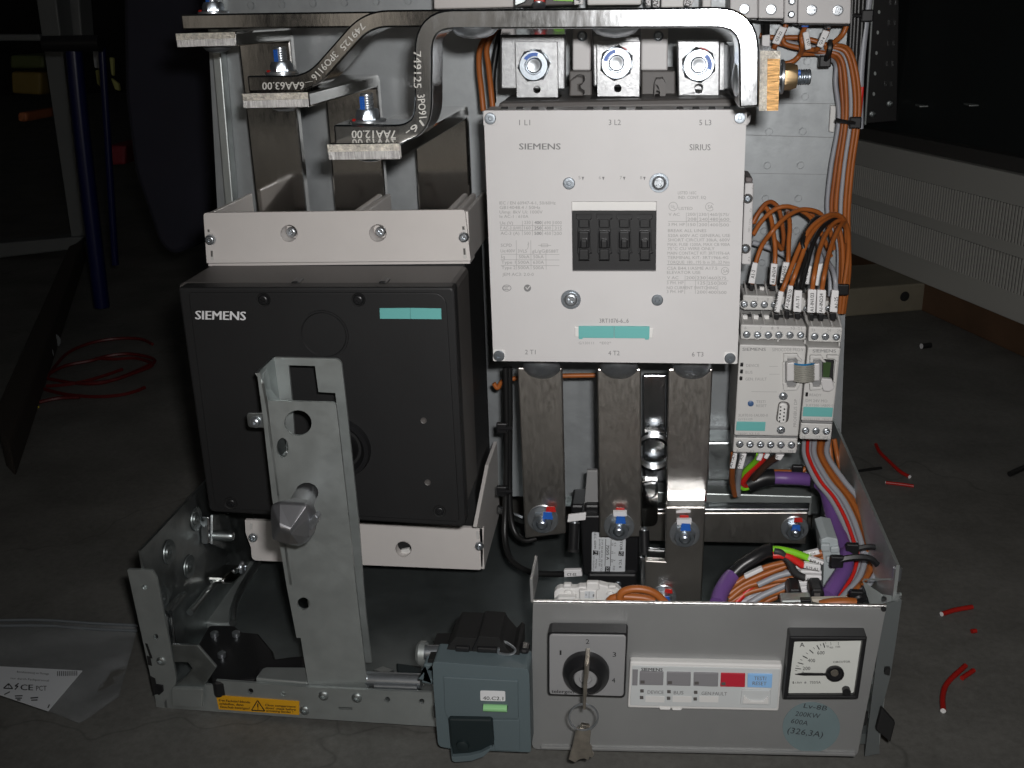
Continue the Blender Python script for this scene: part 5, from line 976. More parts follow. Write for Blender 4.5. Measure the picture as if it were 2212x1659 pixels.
def el(c, a, b, n=24): return [(ZP(*c)[0]+a*ZP.k*math.cos(2*math.pi*i/n), ZP(*c)[1]+b*ZP.k*math.sin(2*math.pi*i/n)) for i in range(n)]
prism('front_sheet', fp, Yp1-.001, .002, GVD, po, holes=[el((426, 528), 96, 90), el((318, 702), 42, 70), el((489, 1015), 81, 70), circ(Z7(822, 928), 13.5)])
solid('hole_dimple', [W(*ZP(*p), Yp1+.002) for p in ((295, 765), (345, 718), (360, 740), (340, 772))], (0, .002, 0), GV, po, .0008)
prism('screw_tab', rr([ZP(62, 458), ZP(215, 455), ZP(218, 565), ZP(75, 560)], 8), Yp1+.004, .002, GV, po, .0006); cc = ZP(130, 520); scr('washer', cc, 13, Yp1+.004, po, ZN, 'washer', hs=.5); scr('torx', cc, 10, Yp1+.003, po, ZN, hs=1.4)
prism('bottom_edge', Z7((845, 1294), (1108, 1308), (1108, 1312), (845, 1298)), Yp1-.0018, .0015, TNL, po)
# grip
gp = thing('grip_knob', 'faceted grey die-cast grip pushed through the post in front of the breaker', 'handle', tuple(W(*ZP(400, 1390), .50)))
A_ = [W(*ZP(*p), .535) for p in ((300, 1075), (420, 1050), (505, 1062), (548, 1110), (570, 1205), (555, 1280), (515, 1350), (440, 1392), (340, 1378), (265, 1350))]
F_ = [W(*ZP(*p), .520) for p in ((232, 1098), (300, 1075), (470, 1085), (500, 1090), (520, 1180), (500, 1330), (455, 1378), (360, 1372), (248, 1345), (232, 1220))]
apx = [W(*ZP(300, 1262), .508), W(*ZP(362, 1290), .508)]
bm = bmesh.new(); va_ = [bm.verts.new(p) for p in A_]; vf = [bm.verts.new(p) for p in F_]; v0, v1 = [bm.verts.new(p) for p in apx]
for i in range(10): bm.faces.new((va_[i], va_[(i+1) % 10], vf[(i+1) % 10], vf[i]))
bm.faces.new(va_)
for tri in ((0, 1, v0), (1, 2, None), (3, 4, None)): pass
def f_(*v): bm.faces.new(v)
f_(vf[9], vf[0], v0); f_(vf[0], vf[1], v0); f_(vf[1], vf[2], v1, v0); f_(vf[2], vf[3], v1); f_(vf[3], vf[4], v1); f_(vf[4], vf[5], v1); f_(vf[5], vf[6], v1); f_(vf[6], vf[7], v1); f_(vf[7], v0, v1); f_(vf[7], vf[8], v0); f_(vf[8], vf[9], v0)
finish('grip_body', bm, DC, gp, .0035, None, 4)
tube('grip_shaft', [W(*ZP(420, 1180), .528), W(*ZP(480, 1035), Yp1+.004), W(*ZP(495, 1010), Yp1+.02)], .0075, DC, gp, 2, 14)
solid('clamp_screw', [W(*ZP(*p), .518) for p in ((500, 1215), (520, 1195), (545, 1165), (570, 1190), (565, 1230), (545, 1240), (525, 1280), (505, 1280))], (0, .006, 0), ZN, gp, .001)
# ---------------------------------------------------------------- wires and cables
def wire(label, pts, r, m, group=None, name='wire', n=7, seg=8):
    """one conductor; each point is a photo point with its depth"""
    t = tag(tube(name, [W(*p) for p in pts], r, m, None, n, seg), label, 'wire' if name == 'wire' else 'cable', group)
    return t
def sleeve(w_, q, s, A, B_, Y, h=26, z=None, bold=.015):
    z = z or (lambda *a: a)
    b_ = prism('marker_sleeve', q, Y, .0036, TAG, w_, .0006)
    if s: text(s, A, B_, h, Y, BKP, b_, bold)
    return b_
def zp(z, *p): return [z(a, b)+(c,) for a, b, c in p]
RW = .0017
Yt = YM+.012; Yu = YM+.045; Yk = .79
GU = 'orange wires looping into the control modules'
def tagged(label, z, pts, m, q, s, A, B_, Y, grp=GU, h=24, r=RW, ferr=None):
    w_ = wire(label, zp(z, *pts), r, m, grp)
    sleeve(w_, Z6(*q), s, Z6(*A) if s else None, Z6(*B_) if s else None, Y-.003, h*Z6.k)
    if ferr: prism('ferrule', Z6(*ferr), Y-.002, .004, BK, w_, .0006)
    return w_
# upper row
tagged('orange wire arching to the marker sleeve A1-2 beside the contactor', ZV, [(295, 1480, Yu), (350, 1190, Yu), (440, 940, Yu), (590, 740, .745), (760, 560, .755), (960, 450, .765), (1140, 455, .77), (1270, 520, .775), (1380, 700, .785), (1440, 1000, .79)], OR,
       ((430, 178), (467, 184), (444, 328), (398, 324)), 'A1-2', (441, 290), (447, 232), Yu, ferr=((408, 330), (440, 334), (436, 378), (406, 374)))
tagged('orange wire rising straight from the marker sleeve A1-IN3/4', ZV, [(600, 1500, Yu), (617, 1200, Yu), (620, 980, .755), (600, 800, .76), (560, 560, .77), (490, 420, .775), (400, 480, .775), (320, 640, .77)], OR,
       ((558, 186), (605, 190), (588, 336), (548, 332)), 'A1-IN3/4', (583, 325), (593, 212), Yu, ferr=((556, 338), (590, 340), (588, 378), (553, 376)))
tagged('orange wire rising from the marker sleeve ending in IN4/5', ZV, [(770, 1480, Yu), (800, 1190, Yu), (810, 900, .758), (825, 700, .765), (810, 520, .775), (790, 470, .785)], OR,
       ((643, 178), (690, 180), (672, 325), (620, 322)), 'A1-IN4/5', (648, 318), (668, 205), Yu, ferr=((622, 326), (652, 330), (650, 372), (620, 368)))
tagged('orange wire behind the IN2 wire with a half hidden marker sleeve', ZV, [(870, 1480, Yu), (890, 1200, Yu), (1000, 900, .77), (1150, 560, .785), (1060, 500, .788)], ORD,
       ((712, 178), (738, 180), (728, 330), (690, 326)), '', (0, 0), (0, 0), Yu)
for i, (pts, lb_) in enumerate((([(310, 800, .76), (420, 620, .765), (600, 450, .77), (780, 400, .772), (960, 450, .775), (1120, 560, .78), (1280, 800, .785), (1400, 1100, .79)], 'wide orange loop rising from behind the auxiliary switch and dropping to the right'),
                ([(300, 640, .77), (380, 500, .772), (480, 370, .775), (570, 340, .778), (660, 420, .78), (710, 600, .782), (740, 850, .785), (720, 1000, .79)], 'small orange loop, topmost of the arches beside the auxiliary switch'),
                ([(620, 880, .775), (660, 930, .78), (710, 1000, .785)], 'short orange wire stub crossing behind the IN3/4 wire'))):
    wire(lb_, zp(ZV, *pts), RW, ORD if i == 1 else OR, GU)
# lower row
tagged('orange wire running down to the slanted sleeve IN1/9', ZV, [(700, 1620, Yt), (760, 1480, Yt), (860, 1220, .725), (980, 930, .735), (1120, 700, .745), (1290, 560, .755), (1430, 510, .765), (1560, 560, .775), (1640, 750, .785), (1640, 1100, .79), (1590, 1480, .79)], OR,
       ((612, 380), (648, 385), (618, 530), (578, 525)), 'A1-IN1/9', (594, 522), (612, 402), Yt, ferr=((580, 538), (616, 540), (612, 582), (580, 578)))
tagged('orange wire running down to the sleeve IN2/10', ZV, [(840, 1520, Yt), (900, 1350, Yt), (980, 1130, .727), (1080, 870, .738), (1210, 680, .75), (1340, 570, .76), (1480, 530, .77), (1600, 640, .782), (1620, 900, .79)], OR,
       ((680, 340), (715, 344), (695, 510), (652, 504)), 'A1-IN2/10', (680, 500), (706, 370), Yt, ferr=((655, 512), (688, 516), (684, 576), (654, 570)))
tagged('black wire curving down to the sleeve A1-T1', ZV, [(930, 1580, Yt), (960, 1400, Yt), (1050, 1100, .73), (1000, 900, .735), (1120, 650, .75), (1210, 560, .76), (1350, 580, .77), (1480, 560, .775)], BKW,
       ((722, 374), (778, 376), (770, 528), (712, 524)), 'A1-T1', (755, 500), (757, 418), Yt, None, ferr=((722, 530), (765, 532), (762, 580), (728, 576)))
wire('second black wire running inside the arch of the IN2/10 wire', zp(ZV, (985, 1560, .722), (1060, 1250, .732), (1140, 950, .742), (1260, 720, .755), (1400, 600, .768), (1540, 570, .778)), RW, BKW)
tagged('orange wire dropping to the sleeve A1-IN1/23', ZV, [(1140, 1570, Yt), (1170, 1350, Yt), (1230, 1050, .735), (1310, 830, .75), (1420, 660, .765), (1530, 600, .775), (1600, 680, .785)], OR,
       ((818, 368), (878, 370), (868, 532), (812, 530)), 'A1-IN1/23', (856, 522), (858, 392), Yt, ferr=((824, 536), (860, 538), (856, 590), (828, 586)))
tagged('orange wire dropping to the sleeve A1-IN2/24', ZV, [(1275, 1575, Yt), (1310, 1350, Yt), (1370, 1080, .735), (1440, 860, .75), (1530, 680, .765), (1600, 610, .78)], OR,
       ((882, 370), (945, 374), (936, 536), (876, 532)), 'A1-IN2/24', (918, 526), (922, 396), Yt, ferr=((890, 538), (928, 540), (924, 592), (894, 588)))
tagged('grey wire curving down to the sleeve A1-25 at the right', ZV, [(1470, 1580, Yt), (1460, 1420, Yt), (1420, 1270, .727), (1370, 1190, .74), (1280, 1000, .765), (1200, 850, .78)], GY,
       ((985, 372), (1034, 376), (1022, 530), (968, 525)), 'A1-25', (1027, 500), (1025, 420), Yt, None, ferr=((970, 530), (1014, 534), (1010, 590), (974, 586)))
wire('grey wire standing just left of the A1-25 wire', zp(ZV, (1390, 1660, .735), (1395, 1400, .74), (1380, 1240, .75), (1300, 1150, .77)), RW, GY)
for i, (q, s, A, B_) in enumerate((([(822, 200), (846, 205), (838, 335), (796, 328)], 'A1-20', (806, 320), (822, 240)), ([(880, 190), (928, 185), (912, 345), (865, 340)], 'A1-21', (872, 318), (884, 235)))):
    w_ = wire(('grey wire with a half hidden sleeve left of the IN1/23 wire', 'grey wire with a half hidden sleeve between the IN1/23 and IN2/24 wires')[i], zp(Z6, ((q[0][0]+q[1][0])/2, q[0][1]+8, Yu+.004), ((q[0][0]+q[1][0])/2+10, q[0][1]-60, Yu+.012), ((q[0][0]+q[1][0])/2-10, q[0][1]-140, .785)), RW, GY, 'grey wires behind the module wires')
    sleeve(w_, Z6(*q), s, Z6(*A), Z6(*B_), Yu, 22*Z6.k)
wire('pale grey cable crossing behind the arches from the auxiliary switch', zp(ZV, (300, 905, .80), (480, 960, .80), (640, 1020, .80), (800, 1110, .80)), .0022, GY)
wire('thin grey wire rising right of the black wires behind the arches', zp(ZV, (1180, 1120, .80), (1130, 980, .80), (1230, 800, .80), (1300, 690, .80)), RW, GY)
# trunk up the right edge of the plate
GT = 'wires tied in the bundle up the right edge of the back plate'
TR = [(GY, 1040, 1060, 1010, 990, .812), (ORD, 1075, 1085, 1040, 1015, .808), (OR, 1102, 1105, 1065, 1042, .803), (GY, 1130, 1133, 1092, 1072, .806), (OR, 1155, 1160, 1120, 1098, .802), (OR, 1180, 1182, 1142, 1120, .808)]
lefts = [(850, 300), (690, 270), (830, 335), (730, 262), (900, 320), (1030, 285)]
nm_ = {id(GY): 'grey', id(OR): 'orange', id(ORD): 'brownish orange'}
for i, (m, x1_, x2_, x3_, x4_, Y) in enumerate(TR):
    lx, ly = lefts[i]
    side = ['outermost grey wire at the left of', 'brownish orange wire second from the left in', 'orange wire third from the left in', 'grey wire in the middle of', 'orange wire right of the middle grey wire in', 'rightmost orange wire in'][i]
    wire(side+' the upright bundle beside the plate edge', zp(Z3, (lx, ly, .812), (lx*.45+(960+i*9)*.55, (ly+345-i*12)*.5+5, .808), (985+i*11, 352-i*14, .804), (1040+i*18, 400-i*16, Y), (x1_, 520, Y), (x2_, 750, Y), (x3_, 1050, Y), (x4_, 1320, Y), (1052+i*14, 1500, Y), (1058+i*13, 1700, Y), (1045+i*9, 1950, Y)), .00175, m, GT)
wire('red wire along the outer side of the orange bundle', zp(Z3, (1205, 540, .815), (1195, 650, .815), (1183, 780, .815)), .0015, RDW)
wire('grey cable at the outer edge of the back plate, right of the black cables', zp(Z3, (1250, -20, .822), (1215, 250, .82), (1195, 500, .818), (1192, 800, .818)), .0026, GY)
for i, x in enumerate((1145, 1165, 1187, 1212)):
    wire('black cable hanging at the top right beside the plate, %s' % ('nearest the terminal modules', 'second from the terminal modules', 'third from the terminal modules', 'nearest the grey outer cable')[i], zp(Z3, (x, -30, .82), (x-8, 150, .82), (x-18, 330, .82), (x-35+i*6, 520, .82)), .0023, BKW, 'black cables at the top right', 'cable')
# wires out of the upper modules
for lb_, pts, m, q, s, A, B_, fq, fm_ in (
    ('brown wire with the slanted sleeve Q2-22 below the narrow module', [(690, 300, .79), (640, 420, .79), (540, 590, .79), (545, 640, .80)], ORD, [(610, 325), (705, 345), (600, 560), (510, 535)], 'Q2-22', (578, 520), (640, 400), None, None),
    ('orange wire with a blue ferrule and a sleeve below the two screw module', [(925, 330, .785), (880, 450, .79), (890, 560, .79), (860, 680, .80), (760, 770, .80), (620, 800, .80)], OR, [(895, 410), (970, 380), (1005, 605), (930, 625)], 'Q3-2', (990, 560), (968, 480), [(872, 300), (975, 305), (970, 340), (880, 342)], BLU),
    ('orange wire with a black ferrule and the sleeve Q3-4 under the two screw module', [(1215, 330, .785), (1190, 420, .79), (1090, 590, .795), (1020, 620, .80), (700, 560, .805), (640, 470, .805)], OR, [(1150, 370), (1235, 392), (1140, 598), (1068, 575)], 'Q3-4', (1122, 558), (1172, 478), [(1180, 312), (1262, 320), (1250, 380), (1180, 375)], BK)):
    w_ = wire(lb_, zp(ZU, *pts), .0019, m); sleeve(w_, [ZU(*p) for p in q], s, ZU(*A), ZU(*B_), .783, 34*ZU.k)
    if fq: prism('ferrule', ZU(*fq), .784, .005, fm_, w_, .0008)
wire('orange wire curving from the right module down to the black tie', zp(ZU, (1440, 320, .79), (1390, 430, .79), (1280, 530, .795), (1180, 600, .80)), .0019, OR)
wire('orange wire running level behind the marker sleeves at the top right', zp(ZU, (360, 440, .815), (560, 470, .815), (850, 470, .812), (1080, 520, .81), (1250, 590, .808)), .0019, OR)
w_ = wire('black wire with a blank white sleeve beside the busbar bend', zp(ZU, (440, 270, .785), (438, 430, .79), (430, 600, .80)), .0026, BKW); sleeve(w_, [ZU(*p) for p in ((390, 440), (490, 430), (485, 580), (385, 580))], '', None, None, .785)
# cable ties
def tie(label, P, r=.0011, head=None):
    t = tag(tube('cable_tie', [W(*p) for p in P], r, BK, None, 6, 6), label, 'cable tie', 'black cable ties round the wire bundles')
    if head:
        c = W(*head); s = .0042
        solid('tie_head', [c+Vector((-s, 0, -s)), c+Vector((s, 0, -s)), c+Vector((s, 0, s)), c+Vector((-s, 0, s))], (0, .004, 0), BK, t, .001)
    return t
tie('black cable tie round the bend of the bundle under the terminal modules', zp(ZU, (1240, 500, .795), (1235, 600, .793), (1205, 700, .795), (1165, 760, .80)), .0020, ZU(1175, 765)+(.797,))
tie('black cable tie round the upright part of the orange bundle', zp(Z3, (1040, 745, .798), (1100, 758, .796), (1160, 765, .798)), .0015, Z3(1165, 765)+(.797,))
tie('black cable tie round the black cables at the top right', zp(Z3, (1150, 95, .815), (1240, 100, .815)), .0015, Z3(1240, 98)+(.812,))
tie('black cable tie at the right of the sleeve A1-25', zp(Z6, (1035, 365, .785), (1095, 350, .785)), .0025, Z6(1065, 372)+(.782,))
for a, b_ in ((1036, 1010),): tag(prism('tie_mount', Z3((1010, 655), (1045, 660), (1030, 825), (1000, 820)), YB-.006, .005, WH, None, .0006), 'white adhesive tie mount on the back plate beside the orange bundle', 'tie mount')
# bundle from the modules down along the right wall and round to the front
GD = 'wires curling along the right wall of the tray'
def yw(v): return .78-.00058*max(0, (v-960))   # nearer to the front as the bundle drops
cols = [(GY, 'grey', 0), (RDW, 'red', 1), (GY, 'grey', 2), (GY, 'grey', 3), (OR, 'orange', 4), (OR, 'orange', 5), (OR, 'orange', 6), (GY, 'pale grey', 7), (BKW, 'black', 4.5), (ORD, 'brown', 5.5), (GY, 'grey', 2.5), (OR, 'orange', 6.6)]
ord_ = ['innermost grey', 'thin red', 'second grey', 'third grey', 'innermost orange', 'middle orange', 'outermost orange', 'outermost pale grey', 'thin black', 'brown orange', 'lower grey', 'lower outermost orange']
for ci_, (m, cn, i) in enumerate(cols):
    o = i-3.5; dp_ = .005 if ci_ > 7 else (-.004 if ci_ % 2 else 0)
    P = [(1060+o*38+30, -40), (1090+o*36, 150), (1240+o*44, 420), (1400+o*44, 620), (1520+o*42, 850), (1600+o*40, 1080), (1640+o*38, 1240)]
    pts = []
    for a, b_ in P:
        u, v = ZR(a, b_); pts.append((u, v, min(.775, .765-.00045*(v-950)) + dp_))
    for a, b_ in [(1590, 430), (1570, 580), (1500, 740), (1360, 900), (1200, 1080)]:
        sc_ = [1, .95, .85, .7, .6][[430, 580, 740, 900, 1080].index(b_)]
        u, v = ZW(a-60+o*46*sc_, b_+o*10*(1-sc_)*2); pts.append((u, v, max(.585, .765-.00045*(v-950)) + dp_))
    wire(ord_[ci_]+' wire of the bundle curling along the right wall of the tray', pts, .0014 if ci_ in (1, 8) else .00215, m, GD)
for i, (pts, m) in enumerate((([(1080, 40, .77), (1110, 160, .772), (1190, 380, .765), (1370, 600, .74), (1530, 900, .70), (1630, 1200, .66)], BKW), ([(1230, -40, .78), (1260, 200, .772), (1330, 480, .755), (1470, 720, .72), (1600, 1000, .68), (1660, 1240, .65)], OR), ([(1290, -40, .78), (1340, 220, .775), (1420, 480, .755), (1540, 720, .72), (1680, 1000, .68), (1730, 1240, .65)], OR),
                          ([(1170, -40, .772), (1190, 200, .768), (1270, 440, .752), (1420, 680, .725), (1550, 950, .69), (1640, 1240, .655)], ORD))):
    wire(['black wire among the orange wires below the expansion module', 'upper orange wire leaving the expansion module for the right wall', 'orange wire running closest to the right wall below the expansion module', 'brown orange wire next to the black one below the expansion module'][i], zp(ZR, *pts), .0020, m, None)
wire('orange wire crossing to the left above the purple cable', zp(ZR, (1110, 60, .765), (1040, 190, .762), (960, 300, .76), (880, 330, .76), (720, 330, .76), (585, 328, .762)), .0021, OR)
wire('grey wire end tucked under the orange branch above the purple cable', zp(ZR, (1100, 100, .768), (1060, 310, .765), (960, 345, .763)), .0016, GY)
# purple bus cable
pc = wire('thick purple bus cable curving along the right wall to the front', zp(ZR, (520, 400, .755), (640, 395, .752), (800, 400, .75), (960, 410, .745), (1090, 440, .738), (1190, 530, .728), (1240, 700, .71), (1290, 900, .69), (1370, 1080, .67), (1425, 1280, .645)) + zp(ZW, (1290, 460, .635), (1280, 600, .62), (1190, 760, .605), (1080, 930, .592)), .0051, PUR, None, 'bus_cable', 8, 12)
tube('heat_shrink', [W(*p) for p in zp(ZR, (330, 470, .752), (420, 430, .752), (520, 395, .753), (610, 392, .7535))], .0068, BK, pc, 6, 12)
for m, pts, lb_, q, tx in ((ORD, [(165, 120, .725), (150, 300, .732), (150, 450, .745), (180, 590, .755)], 'brown wire with a sleeve leaving terminal A1 of the wide module', [(160, 125), (208, 128), (178, 298), (120, 292)], 'A1-A1'),
                       (GY, [(265, 130, .725), (235, 290, .732), (215, 430, .745), (215, 580, .755)], 'grey wire with a sleeve leaving terminal A2 of the wide module', [(255, 128), (312, 130), (265, 302), (205, 296)], 'A1-A2'),
                       (GNW, [(450, 130, .725), (410, 210, .732), (300, 320, .742), (255, 430, .75), (270, 510, .752), (370, 490, .753)], 'green and yellow wire looping from the wide module into the black shrink tube', [(450, 130), (500, 135), (470, 210), (415, 200)], ''),
                       (RDW, [(530, 130, .725), (480, 200, .73), (340, 340, .74), (275, 440, .746), (300, 480, .75), (400, 450, .752)], 'red wire looping from the wide module into the black shrink tube', [(525, 130), (575, 135), (540, 190), (500, 180)], ''),
                       (BRW, [(660, 160, .725), (560, 220, .732), (440, 340, .742), (380, 420, .75)], 'dark brown wire below the wide module, right of the red one', [(640, 140), (735, 140), (690, 205), (630, 190)], 'A1')):
    w_ = wire(lb_, zp(ZR, *pts), .0023 if m is not BRW else .0028, m)
    sleeve(w_, [ZR(*p) for p in q], tx, ZR(q[3][0]+24, q[3][1]-10), ZR(q[0][0]+24, q[0][1]+14), .720, 26*ZR.k)
tie('black cable tie on the orange branch above the purple cable', zp(ZR, (880, 300, .757), (878, 345, .757)), .0016, ZR(880, 318)+(.754,))
for i, P in enumerate((((1090, 470), (1180, 420), (1300, 370), (1400, 380)), ((1310, 640), (1350, 580), (1440, 540), (1550, 590)), ((1400, 830), (1430, 720), (1500, 730), (1610, 770)))):
    tie(['thin black tie where the purple cable joins the bundle', 'thin black tie below the first one on the right wall bundle', 'thin black tie half way down the right wall bundle'][i], [ZR(*p)+(.735-i*.017,) for p in P], .0010, (ZR(*P[0])+(.733-i*.017,)) if i != 1 else None)
tie('stout black tie round the curled bundle beside the terminal strip', [ZW(*p)+(.632,) for p in ((1390, 410), (1450, 385), (1560, 370), (1670, 390))], .0019, ZW(1365, 410)+(.630,))
tie('stout black tie across the purple cable and the curled bundle', [ZW(*p)+(.612,) for p in ((1200, 545), (1260, 510), (1420, 490), (1560, 505), (1640, 570))], .0022, ZW(1190, 550)+(.610,))
tie('black tie stub at the front right corner behind the panel', [ZW(*p)+(.585,) for p in ((1380, 950), (1440, 925), (1490, 960))], .003, ZW(1410, 940)+(.583,))
# terminal strip with its marked wires
ts = thing('terminal_strip', 'upright pale grey terminal strip with white marked wires at the right behind the panel', 'terminal strip', tuple(W(1780, 1290, .62)))
tsm = mat('pale_blue_grey_plastic', (.38, .42, .43), .45)
prism('strip_body', [ZW(*p) for p in ((1010, 290), (1085, 265), (1195, 285), (1225, 470), (1210, 620), (1110, 800), (1050, 900), (1030, 900), (1040, 560))], .625, .03, tsm, ts, .001)
prism('end_clamp', [ZW(*p) for p in ((1010, 345), (1115, 345), (1115, 430), (1010, 430))], .622, .01, tsm, ts, .001); prism('end_clamp', [ZW(*p) for p in ((1115, 380), (1215, 370), (1222, 440), (1120, 450))], .623, .01, tsm, ts, .001); prism('end_clamp', [ZW(*p) for p in ((1070, 490), (1130, 490), (1128, 560), (1068, 555))], .622, .01, tsm, ts, .001)
for x in (1055, 1100): tube('bridge_pin', [W(*ZW(x, 275), .635), W(*ZW(x-2, 205), .64)], .0013, ZNB, ts, 2, 8)
GX = 'wires fanning into the terminal strip'
YX = .612
FAN = [(OR, [(-20, 830), (90, 760), (160, 715), (370, 610), (640, 540), (860, 500), (1030, 490)], 'topmost orange wire of the fan, with a blank white sleeve'), (OR, [(-20, 900), (120, 800), (300, 710), (560, 610), (780, 530), (1030, 500)], 'second orange wire of the fan going to the terminal strip'),
       (RDW, [(20, 1030), (150, 900), (300, 760), (460, 660), (620, 590), (760, 560)], 'red wire of the fan between the orange wires'), (GY, [(120, 1030), (250, 880), (430, 720), (600, 630), (760, 590)], 'upper grey wire of the fan'), (GY, [(300, 800), (520, 700), (680, 660), (790, 640)], 'second grey wire of the fan'),
       (OR, [(-20, 960), (150, 830), (330, 770), (560, 740), (760, 710)], 'orange wire of the fan reaching below the sleeve X19-A2'), (OR, [(-20, 1000), (200, 880), (420, 820), (620, 760), (770, 725)], 'lower orange wire of the fan'), (GY, [(0, 1035), (230, 940), (440, 830), (620, 775), (760, 750)], 'long grey wire of the fan'),
       (GY, [(170, 1035), (330, 930), (500, 850), (640, 790)], 'short grey wire of the fan above the front edge'), (OR, [(230, 1035), (380, 930), (520, 880), (640, 840), (770, 830)], 'orange wire of the fan just above the black clips'), (ORD, [(330, 1035), (440, 960), (620, 890)], 'lowest brown wire of the fan at the panel edge'), (OR, [(430, 880), (560, 840), (740, 790)], 'short orange wire entering the lowest white sleeve')]
for i, (m, P, lb_) in enumerate(FAN): 
    w_ = wire(lb_, [ZW(*p)+(YX-.004+(i % 4)*.003+.00003*(900-p[1]),) for p in P], .0021, m, GX)
    if i == 0: sleeve(w_, [ZW(*p) for p in ((145, 700), (345, 605), (368, 642), (165, 738))], '', None, None, YX-.002)
for lb_, m, P, q, s, A, B_, Y in (('green yellow wire with a sleeve at the top of the terminal strip', GNW, [(470, 400), (560, 405), (720, 440), (880, 500)], [(878, 485), (1048, 545), (1030, 580), (858, 520)], 'X19-A1', (875, 535), (1000, 578), .602),
              ('red wire with the sleeve X19-A2', RDW, [(470, 465), (560, 465), (660, 490), (810, 585)], [(825, 555), (1010, 585), (1005, 650), (815, 615)], 'X19-A2', (832, 615), (975, 640), .600), ('black wire with the sleeve X19-A3', DGW, [(480, 420), (560, 440), (650, 530), (720, 660), (830, 720)], [(838, 690), (1020, 700), (1018, 752), (832, 748)], 'X19-A3', (845, 750), (990, 752), .600),
              ('brown wire with the slanted sleeve ending in D1', ORD, [(700, 500), (850, 470), (1020, 440)], [(795, 455), (985, 410), (1000, 455), (820, 500)], '19-D1', (838, 478), (945, 462), .606)):
    w_ = wire(lb_, [ZW(*p)+(Y+.003,) for p in P], .0024, m); sleeve(w_, [ZW(*p) for p in q], s, ZW(*A), ZW(*B_), Y, 30*ZW.k)
for i, q in enumerate(([(780, 640), (1020, 650), (1015, 690), (785, 680)], [(735, 768), (960, 765), (958, 810), (745, 815)], [(770, 822), (985, 815), (980, 850), (780, 870)], [(780, 860), (900, 850), (885, 960), (790, 955)], [(640, 560), (780, 560), (790, 640), (660, 600)])):
    b_ = tag(prism('wire_tag', [ZW(*p) for p in q], .608, .003, TAG, None, .0006), ['blank white sleeve between X19-A2 and X19-A3', 'blank white sleeve just under X19-A3', 'blank white sleeve third under X19-A2', 'white sleeve marked X19 between the two black clips', 'pale blank sleeve behind the grey wires of the fan'][i], 'wire tag', 'white sleeves at the terminal strip')
    if i == 3: text('X19', ZW(785, 925), ZW(862, 925), 5, .608, BKP, b_, .02); text('X10', ZW(785, 955), ZW(862, 955), 5, .608, BKP, b_, .02)
for a, nm2 in ((640, 'left black cable clip behind the panel edge, beside the marker X19'), (890, 'right black cable clip behind the panel edge, beside the purple cable')):
    t = tag(prism('cable_clip', [ZW(*p) for p in ((a, 970), (a+5, 890), (a+30, 848), (a+135, 848), (a+160, 900), (a+160, 970))], .585, .015, BK, None, .001), nm2, 'clip', 'black clips behind the panel edge'); prism('clip_window', [ZW(*p) for p in ((a+45, 895), (a+110, 895), (a+110, 950), (a+45, 950))], .5845, .001, DG, t)
dr = tag(prism('mounting_rail', [ZW(*p) for p in ((565, 975), (905, 968), (915, 1040), (565, 1040))], .575, .01, GVD, None, .001), 'short grey metal rail with black marks just above the panel edge', 'rail')
text('NM', ZW(680, 1022), ZW(760, 1008), 5, .575, BKP, dr, .03); prism('black_catch', [ZW(*p) for p in ((780, 970), (900, 966), (900, 1035), (790, 1035))], .573, .004, BK, dr, .0006)
wire('orange wire lying along the panel edge at the right', [ZW(*p)+(.577,) for p in ((1000, 1030), (1120, 1005), (1280, 995), (1400, 1005))], .0034, OR)
tag(prism('white_strip', [ZW(*p) for p in ((905, 965), (1315, 955), (1310, 985), (1000, 1010), (915, 990))], .579, .004, mat('cream_strip', (.55, .5, .42), .5), None, .0004), 'thin cream strip behind the panel edge below the purple cable', 'strip')
pb2 = wire('purple cable end with stripped black core rising behind the panel edge', zp(ZW, (-150, 1010, .59), (-110, 880, .60), (-40, 760, .61), (10, 700, .615)), .0052, PUR, None, 'bus_cable', 6, 12)
tube('stripped_core', [W(*p) for p in zp(ZW, (0, 710, .615), (120, 590, .618), (260, 500, .62), (380, 430, .62), (480, 405, .618))], .0046, BK, pb2, 6, 12)
# left hand black leads of the current transformer
wire('black lead curving to the marker sleeve CT-S2 on the tray floor', zp(Z8, (160, 60, .735), (165, 300, .735), (165, 560, .735), (160, 780, .73), (158, 930, .72), (190, 1040, .705), (280, 1100, .69), (380, 1112, .685), (455, 1112, .682)), .0024, BKW)
w_ = bpy.data.objects[[o.name for o in C.objects if o.get('label', '').startswith('black lead curving')][0]]
sleeve(w_, [ZG(*p) for p in ((980, 242), (1222, 236), (1240, 325), (985, 342))], 'CT-S2', ZG(1025, 318), ZG(1155, 314), .680, 34*ZG.k, None, .03)
wire('black lead dropping beside the breaker and turning right under the left lower bar', zp(Z8, (180, 60, .745), (182, 300, .745), (180, 600, .745), (185, 800, .74), (210, 900, .735), (260, 940, .73), (320, 930, .73)), .0024, BKW)
for y in (372, 693): tie(('black tie round the two leads beside the breaker, upper', 'black tie round the two leads beside the breaker, lower')[y > 400], [Z8(x, y)+(.728,) for x in (130, 160, 195)], .0016, Z8(140, y)+(.727,))
